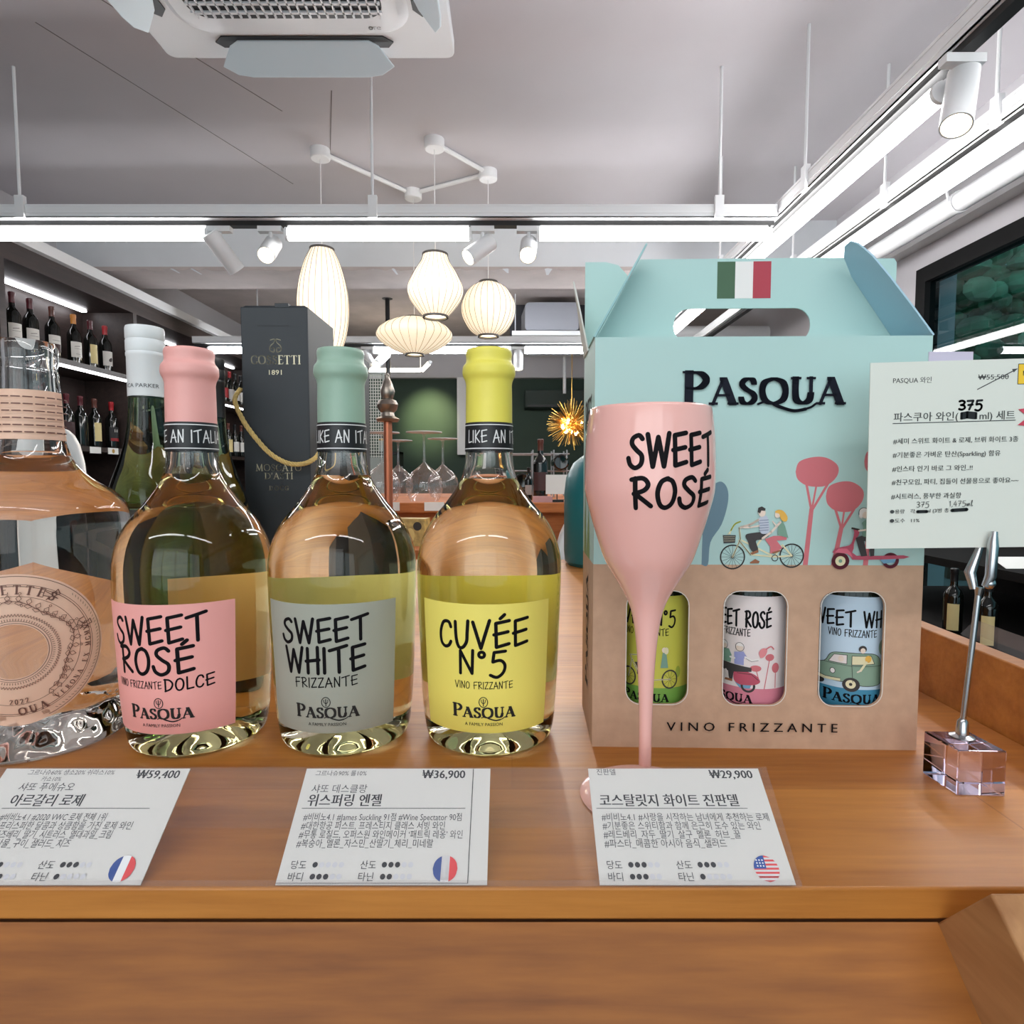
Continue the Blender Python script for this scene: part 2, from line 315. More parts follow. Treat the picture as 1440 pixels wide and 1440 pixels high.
class Art:
    """flat printed colour fields, strokes and letters laid in layers on a surface; fmap(u,v,n) -> point"""
    def __init__(s, fmap, step=6e-5, base=1e-4, cut=0):
        s.cut = cut
        s.fm = fmap; s.v = []; s.f = []; s.mi = []; s.mats = []; s.n = base; s.step = step; s.F = (0,0,1,1); s.warp = None
    def frame(s, u0=0, v0=0, sx=1, sy=None): s.F = (u0, v0, sx, sx if sy is None else sy); return s
    def _p(s, p): return (s.F[0]+p[0]*s.F[2], s.F[1]+p[1]*s.F[3])
    def _add(s, m, uv, faces):
        if m not in s.mats: s.mats.append(m)
        k = s.mats.index(m)
        if s.cut: uv, faces = s._slice(uv, faces)
        o = len(s.v)
        for p in uv:
            if s.warp: p = s.warp(*p)
            s.v.append(tuple(s.fm(p[0], p[1], s.n)))
        for f in faces: s.f.append(tuple(i+o for i in f)); s.mi.append(k)
    def _slice(s, uv, faces):
        """cut faces that are wide in u into strips so that they follow a rounded surface"""
        us = [p[0] for p in uv]; lo, hi = min(us), max(us)
        if hi-lo <= s.cut and max(p[1] for p in uv)-min(p[1] for p in uv) <= 2*s.cut: return uv, faces
        bm = bmesh.new(); vv = [bm.verts.new((p[0],p[1],0)) for p in uv]
        for f in faces:
            try: bm.faces.new([vv[i] for i in f])
            except ValueError: pass
        bmesh.ops.triangulate(bm, faces=bm.faces[:])
        for i in range(1, int((hi-lo)/s.cut)+1):
            bmesh.ops.bisect_plane(bm, geom=bm.verts[:]+bm.edges[:]+bm.faces[:], dist=1e-8, plane_co=(lo+i*s.cut,0,0), plane_no=(1,0,0))
        vs_ = [p[1] for p in uv]; l2, h2 = min(vs_), max(vs_)
        for i in range(1, int((h2-l2)/s.cut)+1):
            bmesh.ops.bisect_plane(bm, geom=bm.verts[:]+bm.edges[:]+bm.faces[:], dist=1e-8, plane_co=(0,l2+i*s.cut,0), plane_no=(0,1,0))
        bm.verts.index_update()
        r = ([(v.co.x,v.co.y) for v in bm.verts], [tuple(v.index for v in f.verts) for f in bm.faces]); bm.free(); return r
    def up(s): s.n += s.step
    def poly(s, m, pts):
        s._add(m, [s._p(p) for p in pts], [tuple(range(len(pts)))]); s.up(); return s
    def rect(s, m, u0, v0, u1, v1, nu=1):
        uv = [s._p((u0+(u1-u0)*i/nu, v)) for v in (v0,v1) for i in range(nu+1)]
        s._add(m, uv, [(i,i+1,nu+2+i,nu+1+i) for i in range(nu)]); s.up(); return s
    def disc(s, m, x, y, rx, ry=None, n=20):
        return s.poly(m, ell(x, y, rx, ry or rx, n=n)[:-1])
    def _stroke(s, m, pts, w):
        pts = [Vector(p) for p in pts]
        for a, b in zip(pts, pts[1:]):
            d = b-a
            if d.length < 1e-9: continue
            nrm = Vector((-d.y, d.x)).normalized()*w/2
            s._add(m, [tuple(a+nrm), tuple(a-nrm), tuple(b-nrm), tuple(b+nrm)], [(0,1,2,3)])
        for p in pts: s._add(m, [(p.x+w/2*math.cos(2*PI*i/8), p.y+w/2*math.sin(2*PI*i/8)) for i in range(8)], [tuple(range(8))])
    def line(s, m, pts, w, curve=False):
        if curve: pts = spline(pts)
        s._stroke(m, [s._p(p) for p in pts], w*abs(s.F[2])); s.up(); return s
    def hand(s, m, txt, u, v, h, width=None, w=0.12, slant=0.0, gap=0.14):
        """hand lettering, baseline-left at (u,v) (frame-free), cap height h, stretched to width"""
        tot = sum(HAND[c][0]+gap for c in txt)-gap
        kx = (width/tot) if width else h
        x = 0
        for c in txt:
            wd, st = HAND[c]
            for q in st:
                cur = q[0] == 'c'; pts = q[1:] if cur else q
                pts = [(u+(x+p[0])*kx, v+p[1]*h+slant*(x+p[0])*kx) for p in pts]
                s._stroke(m, spline(pts, 5) if cur else pts, w*h)
            x += wd+gap
        s.up(); return s
    def serif(s, m, txt, u, v, h, width=None, nib=(0.17,0.05), gap=0.1, small=1.0):
        wd = [SER[c][0]*(1 if i == 0 else small)+gap for i, c in enumerate(txt)]
        tot = sum(wd)-gap; kx = (width/tot) if width else h; x = 0
        for i, c in enumerate(txt):
            k = 1 if i == 0 else small
            for ns, cur, pts in SER[c][1]:
                pts = spline(pts, 5) if cur else pts
                P = [(u+(x+p[0]*k)*kx, v+p[1]*k*h) for p in pts]
                a = nib[0]*ns*h/2*max(k,.85); t = nib[1]*h/2
                if ns <= .2: a = t
                for A_, B_ in zip(P, P[1:]):
                    if B_[0] < A_[0]: A_, B_ = B_, A_
                    if B_[1] >= A_[1]: hull = [(A_[0]-a,A_[1]-t),(A_[0]+a,A_[1]-t),(B_[0]+a,B_[1]-t),(B_[0]+a,B_[1]+t),(B_[0]-a,B_[1]+t),(A_[0]-a,A_[1]+t)]
                    else: hull = [(A_[0]-a,A_[1]-t),(B_[0]-a,B_[1]-t),(B_[0]+a,B_[1]-t),(B_[0]+a,B_[1]+t),(A_[0]+a,A_[1]+t),(A_[0]-a,A_[1]+t)]
                    s._add(m, hull, [tuple(range(6))])
            x += wd[i]
        s.up(); return s
    def text(s, m, txt, u, v, size=None, width=None, align='l', sx=1.0, bold=0.0):
        """plain printed type; size = em; width fits the line to that length"""
        vv, ff = text2d(txt)
        if not vv: return s
        x0 = min(p[0] for p in vv); x1 = max(p[0] for p in vv)
        kx = width/(x1-x0) if width else size*sx
        k = size if size else kx
        off = {'l': 0, 'c': -(x1-x0)*kx/2, 'r': -(x1-x0)*kx}[align]
        for db in ((-bold, bold) if bold else (0,)):
            s._add(m, [(u+off+(p[0]-x0)*kx+db*k, v+p[1]*k) for p in vv], ff); s.up()
        return s
    def build(s, name, parent):
        me = bpy.data.meshes.new(name); me.from_pydata(s.v, [], s.f)
        for q in s.mats: me.materials.append(q)
        me.polygons.foreach_set('material_index', s.mi); me.update()
        o = bpy.data.objects.new(name, me); COL.objects.link(o); o.parent = parent
        return o
def pasqua(a, m, u, v, w):
    """winery wordmark, w wide, baseline-left at (u,v)"""
    h = w*0.205
    a.serif(m, 'PASQUA', u, v, h, width=w, small=0.8, nib=(0.27,0.075), gap=0.09)
    F = a.F; a.frame()
    a._stroke(m, spline([(u+.47*w,v+.0*w),(u+.53*w,v+.015*w),(u+.60*w,v-.02*w),(u+.70*w,v-.04*w),(u+.79*w,v-.025*w),(u+.83*w,v+.0*w)]), .014*w)
    a._stroke(m, spline([(u+.56*w,v+.004*w),(u+.63*w,v-.026*w),(u+.70*w,v-.043*w),(u+.77*w,v-.032*w)]), .02*w)
    a.up(); a.F = F
def emblem(a, m, u, v, r):
    a._stroke(m, ell(u, v, r*.85, r, n=20), r*.16)
    a._stroke(m, [(u,v-r*.7),(u,v+r*.6)], r*.18); a._stroke(m, spline([(u-.4*r,v+.5*r),(u-.35*r,v),(u,v-.25*r),(u+.35*r,v),(u+.4*r,v+.5*r)]), r*.14); a.up()

# ------------------------------------------------------------------ materials
white_paint = mat('white_paint', (222,222,222), 0.6)
ceil_m = mat('ceiling_plaster', (194,191,196), 0.9, noise=0.05, nscale=1.3, bump=0.12)
beam_m = mat('beam_plaster', (204,208,212), 0.9, noise=0.05, nscale=2.5, bump=0.15)
rough_m = mat('raw_concrete', (176,166,163), 0.95, noise=0.1, nscale=4, bump=0.3)
green_m = mat('dark_green_wall', (38,58,46), 0.7, noise=0.1, nscale=2)
grey_wall = mat('grey_wall', (188,186,190), 0.8, noise=0.05, nscale=2)
floor_m = mat('floor_tile', (120,116,112), 0.5, noise=0.1, nscale=3)
black_m = mat('black_metal', (18,18,20), 0.4)
blackish = mat('black_plastic', (12,12,13), 0.5)
white_metal = mat('white_metal', (226,228,230), 0.4)
tube_m = mat('led_diffuser', (255,255,255), 0.5, emit=(253,251,250), estr=TUBE)
warm_tube = mat('warm_led_diffuser', (255,255,255), 0.5, emit=(255,240,214), estr=9)
steel = mat('brushed_steel', (190,192,195), 0.22, 1.0)
gold = mat('gold_metal', (212,168,88), 0.3, 1.0)
copper = mat('copper_metal', (184,112,84), 0.4, 0.8)
shelf_m = wood('dark_shelf_wood', (40,30,28), (62,48,44), (12, 1.0, 12), 0.5)
counter_m = wood('counter_wood', (148,84,28), (204,136,62), (1.3, 15, 15), 0.42, plank=0.12)
slope_m = wood('sloped_wood', (116,64,20), (176,110,44), (1.3, 13, 13), 0.55)
cheek_m = wood('cheek_wood', (150,100,58), (190,140,92), (13, 1.4, 13), 0.5)
far_wood = wood('far_counter_wood', (150,80,36), (196,120,62), (1.5, 12, 12), 0.75)
paper = mat('white_paper', (232,232,228), 0.7)
ink = mat('black_ink', (16,14,18), 0.6, spec=.12)
sheet = thin_clear('clear_plastic_sheet', (250,248,248), 1.5, 0.06, milk=0.05)
wineglass_m = thin_clear('wine_glass', (250,250,250), 1.8, 0.02, milk=.05)
pane_m = thin_clear('window_glass', (104,142,146), 1.5, 0.01)

# ------------------------------------------------------------------ the setting
CEIL = 2.75
struct(bx(-3.1,-3.2,-0.06, 2.5,8.2,0).build('floor', floor_m))
struct(bx(-3.1,-3.2,CEIL, 2.5,8.2,CEIL+.08).build('ceiling', ceil_m))
struct(bx(-3.1,-3.2,0, -2.98,8.2,CEIL).build('wall_left', grey_wall))
struct(bx(-2.98,8.0,0, 2.5,8.15,2.33).build('wall_back', green_m))
struct(bx(-2.98,7.9,2.33, 2.3,8.15,CEIL).build('trim_1', grey_wall))
struct(bx(-.70,7.86,1.35, -.50,8.0,2.33).build('trim_2', white_paint))
# roughly plastered ceiling beam with a chipped lower lip
mb = MB(); mb.box(-2.98,4.1,2.44, 2.3,4.5,CEIL)
beam = struct(mb.build('ceiling_beam', beam_m))
mb = MB(); n = 120; ring0 = []; ring1 = []
for i in range(n+1):
    x = -2.98+5.28*i/n; j = random.random()
    ring0.append((x, 4.095, 2.425+.02*j*j)); ring1.append((x, 4.095, 2.452))
mb.add(ring0+ring1, [(i,i+1,n+2+i,n+1+i) for i in range(n)])
back = [(p[0], 4.5, 2.43) for p in ring0]
mb.add(ring0+back, [(i,n+1+i,n+2+i,i+1) for i in range(n)])
struct(mb.build('beam_underside', rough_m))
struct(bx(-2.98,4.5,2.742, 2.3,7.9,2.75).build('ceiling_back', rough_m))
# slab construction joints scratched in the ceiling
mb = MB()
for x0,y0,x1,y1 in ((-1.52,2.1,-1.05,2.9),(-1.28,2.15,-1.2,2.35),(-1.75,2.35,-1.45,3.1),(-1.45,3.1,-1.25,3.6),(-.78,2.75,-.95,3.3)):
    d = Vector((y1-y0,x0-x1,0)).normalized()*.0018
    z0, z1 = CEIL-.0012, CEIL+.002
    a = [(x0-d.x,y0-d.y),(x1-d.x,y1-d.y),(x1+d.x,y1+d.y),(x0+d.x,y0+d.y)]
    mb.quadprism([(p[0],p[1],z0) for p in a],[(p[0],p[1],z1) for p in a])
struct(mb.build('ceiling_joint', mat('joint_grey', (120,116,118), 0.9)))  # joint lines drawn in a darker grey than the plaster
# right wall: pier, lintel bands, window with black frame
WX = 2.3
struct(bx(WX,3.51,0, WX+.2,8.2,CEIL).build('wall_right', grey_wall))
struct(bx(WX,-3.2,2.234, WX+.2,3.51,CEIL).build('lintel_right', grey_wall))
struct(bx(2.12,-3.2,2.50, WX,4.1,CEIL).build('trim_3', grey_wall))
struct(bx(2.22,-3.2,2.36, WX,4.1,2.50).build('trim_4', white_paint))
fm_ = mat('window_frame_black', (10,10,11), .7, spec=.2)
fr = MB()
fr.box(WX-.03,3.43,0, WX+.05,3.51,2.234).box(WX-.03,-3.2,2.15, WX+.05,3.43,2.234).box(WX-.03,-3.2,0, WX+.05,3.43,.25)
fr.box(WX-.02,1.1,.25, WX+.04,1.16,2.15)
win = struct(fr.build('window_1', fm_))
gp = MB().add([(WX,-3.2,.25),(WX,3.43,.25),(WX,3.43,2.15),(WX,-3.2,2.15)],[(0,1,2,3)]).build('window_glass', pane_m, win, smooth=0, fix=False)
# shop front behind the camera: piers, header and glazing bars
mb = MB(); mb.box(-3.1,-3.2,0,-2.7,-3.05,CEIL).box(2.1,-3.2,0,2.5,-3.05,CEIL).box(-2.7,-3.2,2.6,2.1,-3.05,CEIL).box(-2.7,-3.2,0,2.1,-3.05,.35)
struct(mb.build('wall_rear', grey_wall))
mb = MB()
for x in (-2.7,-1.5,-.3,.9,2.04): mb.box(x,-3.16,.35,x+.06,-3.1,2.6)
struct(mb.build('window_2', blackish))
# street beyond the window
struct(bx(2.6,-6,-.1, 12,14,-.02).build('street_ground', mat('asphalt', (110,112,114), 0.9, noise=.15, nscale=3)))
leaf = mat('street_leaves', (112,156,124), 0.8, noise=0.5, nscale=5)
bark = mat('bark', (90,72,58), 0.9)
for i, (x,y,z,r,lab) in enumerate(((4.8,6.5,2.7,1.1,'street tree just outside the dark window, nearer the far jamb'),(8.2,8.4,3.7,1.5,'taller street tree outside the dark window'))):
    t = thing('street_tree', lab, 'tree', (x,y,-.02), group='trees outside the window')
    mb = MB(); rr = random.Random(i)
    for k in range(300):
        d = Vector((rr.gauss(0,1), rr.gauss(0,1), rr.gauss(0,1))).normalized()*r*rr.uniform(.3,1.05)
        mb.sphere((d.x, d.y, z+d.z), r*rr.uniform(.06,.15), 7, 5, (rr.uniform(.7,1.3),rr.uniform(.7,1.3),rr.uniform(.5,1)))
    mb.build('foliage', leaf, t)
    tub([(0,0,0),(.05,0,z*.5),(0,.05,z)], [.14,.11,.06], 8).build('trunk', bark, t)

# ------------------------------------------------------------------ ceiling cassette air conditioner
ac_m = mat('air_conditioner_white', (214,218,222), 0.4)
slot_m = mat('slot_dark', (26,30,36), 0.5)
ac = thing('ceiling_air_conditioner', 'white four-way ceiling cassette air conditioner with an open flap', 'air conditioner', (-.7,1.74,2.55))
X0,X1,Y0,Y1 = -.5,.5,-.52,.5       # local panel extents, far edge at +y
mb = MB(); ring = rrect(X0,Y0,X1,Y1,.03)
mb.quadprism([(p[0],p[1],0) for p in ring],[(p[0],p[1],.045) for p in ring])
mb.build('panel', ac_m, ac, bevel=.004)
bx(-.42,-.42,.045,.42,.42,.2).build('housing', white_metal, ac)
# raised centre with rounded corners around the intake grille
ring = rrect(-.375,-.375,.375,.375,.1); r2 = rrect(-.345,-.345,.345,.345,.09)
mb = MB(); mb.quadprism([(p[0],p[1],-.022) for p in r2],[(p[0],p[1],0.001) for p in ring])
mb.build('centre_cover', ac_m, ac)
ring = rrect(-.30,-.29,.30,.278,.06)
mb = MB(); mb.quadprism([(p[0],p[1],-.0235) for p in ring],[(p[0],p[1],-.021) for p in ring]); mb.build('intake', slot_m, ac)
mb = MB()
for i in range(22): x = -.285+i*.0272; mb.box(x-.0025,-.285,-.031,x+.0025,.272,-.0235)
for i in range(15): y = -.27+i*.037; mb.box(-.296,y-.004,-.031,.296,y+.004,-.0235)
mb.build('grille', ac_m, ac)
def flap(name, M):
    ring = []
    for s_ in (1,-1):
        pts = [(-.295,.03),(-.25,.055),(-.2,.062),(.2,.062),(.25,.055),(.295,.03),(.25,-.03),(.22,-.045),(-.22,-.045),(-.25,-.03)]
        ring.append([M @ Vector((p[0],p[1],.004*s_)) for p in pts])
    return MB().quadprism(ring[1], ring[0]).build(name, mat('flap_white', (206,222,230), .35), ac, bevel=.002)
for k, a in enumerate((0, PI/2, PI, -PI/2)):
    R = Matrix.Rotation(a,4,'Z')
    mb = MB(); ring = [R @ Vector((x,y,0)) for x,y in ((-.30,.415),(-.27,.388),(.27,.388),(.30,.415),(.28,.44),(-.28,.44))]
    mb.quadprism([(p.x,p.y,-.004) for p in ring],[(p.x,p.y,.004) for p in ring]); mb.build('air_slot', slot_m, ac)
    flap('flap', R @ Matrix.Translation((0,.435,-.035)) @ Matrix.Rotation(math.radians(-38),4,'X'))
a = Art(lambda u,v,n: (u,v,-.0225-n))
a.text(mat('logo_grey',(150,152,156),.5), 'LG', .255, .315, size=.020); a._stroke(mat('logo_grey'), ell(.245,.322,.006,.006), .003)
a.build('logo', ac)

# ------------------------------------------------------------------ suspended trays, LED tubes, track spots
def tray_x(name, x0, x1, y, z, label, rods, off=.05):
    t = thing(name, label, 'cable tray', ((x0+x1)/2, y, z)); L = (x1-x0)/2
    mb = MB(); mb.box(-L,-off,0,L,-off+.004,.05).box(-L,off-.004,0,L,off,.05).box(-L,-off,0,L,off,.004).box(-L,-off-.002,.044,L,-off+.002,.052).box(-L,-off-.0025,.016,L,-off,.02)
    mb.build('channel', white_metal, t)
    bx(-L,-.018,-.02,L,.018,0).build('light_track', blackish, t)
    for (rx, top) in rods:
        tub([(rx-(x0+x1)/2,-off-.005,.03),(rx-(x0+x1)/2,-off-.005,top-z)], .006, 8).build('hanger_rod', white_metal, t)
        c = rx-(x0+x1)/2; bx(c-.018,-off-.012,-.005,c+.018,-off+.008,.085).build('bracket', white_metal, t)
    return t
def tray_y(name, y0, y1, x, z, label, rods, off=.03, face=-1):
    t = thing(name, label, 'cable tray', (x, (y0+y1)/2, z)); L = (y1-y0)/2
    mb = MB(); mb.box(-off,-L,0,-off+.004,L,.06).box(off-.004,-L,0,off,L,.06).box(-off,-L,0,off,L,.004).box(-off-.002,-L,.052,-off+.003,L,.062).box(-off-.0025,-L,.02,-off,L,.024)
    mb.build('channel', white_metal, t)
    bx(-.018,-L,-.02,.018,L,0).build('light_track', blackish, t)
    for (ry, top) in rods:
        c = ry-(y0+y1)/2
        tub([(-off-.004,c,.03),(-off-.004,c,top-z)], .006, 8).build('hanger_rod', white_metal, t)
        bx(-off-.012,c-.018,-.005,-off+.008,c+.018,.085).build('bracket', white_metal, t)
    return t
tray_x('cable_tray', -2.97, 1.10, 2.65, 2.155, 'white cable tray running across the shop under the ceiling', ((-2.03,CEIL),(-.575,CEIL),(.855,CEIL)))
tray_y('cable_tray', .3, 5.3, 1.13, 2.158, 'white tray running away over the gift box, joined to the cross tray', ((1.2,CEIL),(2.36,CEIL),(3.3,CEIL)))
tray_y('cable_tray', .3, 5.3, 1.56, 2.195, 'white tray beside the wall pipe, above the window', ((1.35,CEIL),(2.0,CEIL),(2.58,CEIL),(3.4,CEIL)))
tray_x('cable_tray', -1.6, 1.10, -.5, 2.138, 'unseen white cable tray added overhead near the camera to carry extra tubes', ((-1.2,CEIL),(.5,CEIL)))  # unseen tray, added for the extra overhead tubes
tray_x('cable_tray', -2.5, 1.05, 4.9, 2.12, 'farther white cable tray hanging beyond the pendant lamps', ((-1.98,CEIL),(-1.55,CEIL),(.6,CEIL)))
def led(label, p0, p1, r=.0275, m=None, group='tubular lamps under the trays'):
    p0, p1 = Vector(p0), Vector(p1); mid = (p0+p1)/2; d = (p1-p0).normalized()
    t = thing('led_tube', label, 'tube light', mid, 0, group); a, b = p0-mid, p1-mid
    tub([a+d*.012, b-d*.012], r, 14).build('diffuser', m or tube_m, t)
    tub([a, a+d*.012], r*1.03, 14).build('end_cap', white_metal, t); tub([b-d*.012, b], r*1.03, 14).build('end_cap', white_metal, t)
led('glowing tube under the cross tray at its left end', (-2.62,2.65,2.106), (-1.275,2.65,2.106))
led('glowing tube under the cross tray, between two pairs of spots, over the tall lantern', (-.955,2.65,2.106), (-.17,2.65,2.106))
led('glowing tube under the cross tray at the corner by the gift box', (.105,2.65,2.106), (1.09,2.65,2.106))
led('long glowing tube under the tray that joins the cross tray', (1.125,1.66,2.09), (1.125,3.4,2.09))
led('glowing tube farther along the same tray, seen through the carrier box handle', (1.125,3.55,2.09), (1.125,5.1,2.09))
led('unseen glowing tube added overhead to light the price cards, near the camera', (-1.5,-.5,2.09), (-.1,-.5,2.09))  # this tube and the next are unseen, added to light the counter from above
led('unseen glowing tube added overhead near the camera, beside the nearest tray', (-.02,-.5,2.09), (1.05,-.5,2.09))
led('nearest glowing tube, overhead at the top right corner', (1.125,.45,2.09), (1.125,1.37,2.09))
led('long glowing tube beside the wall pipe', (1.56,.6,2.14), (1.56,3.6,2.14))
BACK = mat('far_led_diffuser', (255,255,255), 0.5, emit=(246,250,255), estr=TUBE*2.4)
led('far glowing tube behind the saucer lantern', (-1.10,4.9,2.075), (-.0,4.9,2.075), m=BACK)
led('short far glowing tube right of the yellow capped bottle', (.09,4.9,2.075), (.75,4.9,2.075), m=BACK)
led('far glowing tube at the end of the dark wine shelves', (-2.4,4.9,2.075), (-1.7,4.9,2.075), m=BACK)
led('warm far tube of the ceiling ring, across', (-1.7,6.5,2.19), (-.95,6.5,2.19), .02, warm_tube, 'warm light ring at the back')
led('warm far tube of the ceiling ring, turning back', (-.94,6.5,2.19), (-.80,6.05,2.19), .02, warm_tube, 'warm light ring at the back')
tub([(-.96,6.5,2.21),(-.96,6.5,2.74)], .006, 8).build('suspension_rod', white_metal)
tag(bpy.data.objects['suspension_rod'], 'thin white rod holding up the warm light ring', 'rod')

glow_m = mat('spot_lamp_glow', (255,245,225), .5, emit=(255,232,190), estr=9)
def spot(label, top, d, L=.15, r=.038, power=0, m=white_metal, lens=glow_m):
    """cylinder spotlight: adapter and stem at top, body hanging off it, lamp face towards d"""
    t = thing('track_spotlight', label, 'spotlight', top, 0, 'track spotlights')
    bx(-.05,-.016,-.022,.05,.016,0).build('adapter', m, t)
    tub([(0,0,-.02),(0,0,-.075)], .008, 8).build('stem', m, t)
    d = Vector(d).normalized(); M = aim(d); c = Vector((0,0,-.085))
    a = c - d*L*.38; prof = [(0,0),(r-.003,0),(r,.004),(r,L),(r-.004,L),(r-.005,L-.012),(0,L-.012)]
    lat(prof, 24, a, M).build('body', m, t)
    lat([(0,L-.0115),(r-.006,L-.0115),(r-.006,L-.009),(0,L-.009)], 20, a, M).build('lamp_face', lens, t)
    if power:
        l = bpy.data.lights.new('spot_beam','SPOT'); l.energy = power; l.spot_size = 1.0; l.spot_blend = .8; l.color = (1,.9,.74); l.shadow_soft_size = .03
        o = bpy.data.objects.new('spot_beam', l); COL.objects.link(o); o.parent = t
        o.location = a + d*(L+.01); o.rotation_euler = aim(-d).to_euler()
    return t
TZ = 2.135
spot('grey track spotlight turned away, first from the left on the cross tray', (-1.235,2.65,TZ), (.42,.55,-.72), .17, .036, 0)
spot('lit track spotlight facing out, left of the tall lantern', (-1.02,2.65,TZ), (.05,-.72,-.6), .14, .036, 14)
spot('track spotlight tilted left, above the pear lantern', (-.125,2.65,TZ), (-.62,-.35,-.55), .14, .036, 5)
spot('lit track spotlight facing out, above the ball lantern', (.07,2.65,TZ), (-.05,-.72,-.6), .14, .036, 14)
spot('large white track spotlight tilted down beside the long right-hand tube', (1.13,1.60,2.138), (-.28,-.3,-.8), .19, .036, 10)
spot('small far spotlight beside the iron pole', (-1.02,4.9,2.10), (-.4,-.5,-.6), .15, .036, 0)
spot('small far spotlight hanging straight down above the wire rack', (.05,4.9,2.10), (0,-.1,-1), .15, .036, 0)
spot('far spotlight half hidden behind the green capped bottle', (-1.14,4.9,2.10), (.4,-.1,-.8), .15, .036, 0)
l = bpy.data.lights.new('wall_washer','SPOT'); l.energy = 45; l.spot_size = 1.1; l.spot_blend = 1.0; l.color = (1,1,.55)
o = bpy.data.objects.new('wall_washer', l); COL.objects.link(o); o.location = (-1.05,7.25,2.15); o.rotation_euler = aim(-Vector((-.02,.95,-.42))).to_euler()

# ------------------------------------------------------------------ lantern pendants
def shade_mat(name, s):
    return mat(name, (240,232,214), .8, emit=(255,232,196), estr=s)
shade_m = shade_mat('lantern_shade', .36); rib_m = mat('lantern_wire', (104,98,88), .7); ring_m = mat('lantern_ring', (70,66,62), .5)
def pendant(label, canopy, prof, nrib, topz, botz):
    """stretched-skin lantern: prof lists (r,z) from top to bottom in world z"""
    x, y, _ = canopy
    t = thing('pendant_lamp', label, 'pendant lamp', (x,y,CEIL), 0, 'lantern pendants')
    Z = lambda z: z-CEIL
    lat([(0,-.05),(.045,-.05),(.05,-.046),(.05,0),(0,0)], 20).build('ceiling_rose', white_metal, t)
    tub([(0,0,-.05),(0,0,Z(topz))], .0025, 6).build('cord', white_paint, t)
    P = [(r, z-CEIL) for r, z in spline(prof, 5)]
    sh = lat(P, 48).build('shade', shade_m, t)
    rb = MB()
    for k in range(nrib):
        a_ = 2*PI*k/nrib
        rb.tube([((r+.001)*math.sin(a_),-(r+.001)*math.cos(a_),z) for r,z in P], .0011, 4, False)
    rb.build('rib', rib_m, sh)['kind'] = 'stuff'
    r0, z0 = P[0]; r1, z1 = P[-1]
    lat([(r0-.004,z0),(r0+.003,z0),(r0+.003,z0+.01),(r0-.004,z0+.01),(r0-.004,z0)], 32).build('top_ring', ring_m, t)
    lat([(r1-.006,z1-.008),(r1+.003,z1-.008),(r1+.003,z1+.002),(r1-.006,z1+.002),(r1-.006,z1-.008)], 32).build('bottom_ring', ring_m, t)
    lat([(0,z1+.006),(r1-.004,z1+.006),(r1-.004,z1+.010),(0,z1+.010)], 24).build('diffuser', mat('lantern_diffuser',(255,250,240),.6,emit=(255,240,210),estr=2.2), t)
pendant('tall cigar-shaped white lantern lamp behind the black gift box', (-.98,3.229,0), [(.06,2.245),(.09,2.18),(.118,2.08),(.13,1.98),(.126,1.88),(.105,1.78),(.07,1.70)], 24, 2.245, 1.70)
pendant('pear-shaped white lantern lamp, widest at its middle', (-.385,3.136,0), [(.062,2.185),(.075,2.15),(.11,2.095),(.138,2.03),(.132,1.98),(.095,1.925),(.062,1.888)], 24, 2.185, 1.888)
pendant('flat saucer-shaped white lantern lamp, lowest of the four', (-.578,3.682,0), [(.05,2.014),(.12,2.0),(.19,1.965),(.222,1.925),(.21,1.89),(.14,1.84),(.055,1.806)], 28, 2.014, 1.806)
pendant('round ball-shaped white lantern lamp beside the gift box side', (-.131,3.448,0), [(.05,2.146),(.1,2.118),(.138,2.06),(.149,2.006),(.138,1.95),(.1,1.89),(.056,1.862)], 26, 2.146, 1.862)
def conduit(label, a, b):
    t = tag(tub([(a[0],a[1],2.735),(b[0],b[1],2.735)], .012, 10).build('ceiling_conduit', white_metal), label, 'conduit', 'conduits between ceiling roses')
conduit('white conduit from the leftmost ceiling rose to the lowest one', (-.95,3.26), (-.615,3.655))
conduit('white conduit between the lowest ceiling rose and the right one', (-.545,3.665), (-.17,3.47))
conduit('white conduit from the top ceiling rose to the right one', (-.355,3.175), (-.155,3.415))

tag(tub([(1.2,5.6,2.36),(2.3,5.6,2.36)], .07, 16).build('cross_pipe', white_metal), 'fat white pipe crossing the back corner, seen through the carrier box handle', 'pipe')
spot('far spotlight seen through the carrier box handle', (1.13,5.15,2.138), (-.3,-.4,-.7), .15, .036, 0)

# wall pipe along the window wall
t = thing('wall_pipe', 'thick white pipe running along the window wall near the ceiling', 'pipe', (1.97,1.5,2.29))
tub([(0,-1.9,0),(0,2.55,0)], .042, 20).build('pipe_run', white_metal, t)
for y in (-.3,1.27,2.2):
    lat([(.043,-.012),(.048,-.012),(.048,.012),(.043,.012),(.043,-.012)], 20, (0,y,0), Matrix.Rotation(PI/2,3,'X')).build('clamp', white_metal, t)
    tub([(-.048,y,0),(-.06,y,.05),(0,y,.11)], .006, 6).build('clamp_arm', white_metal, t)

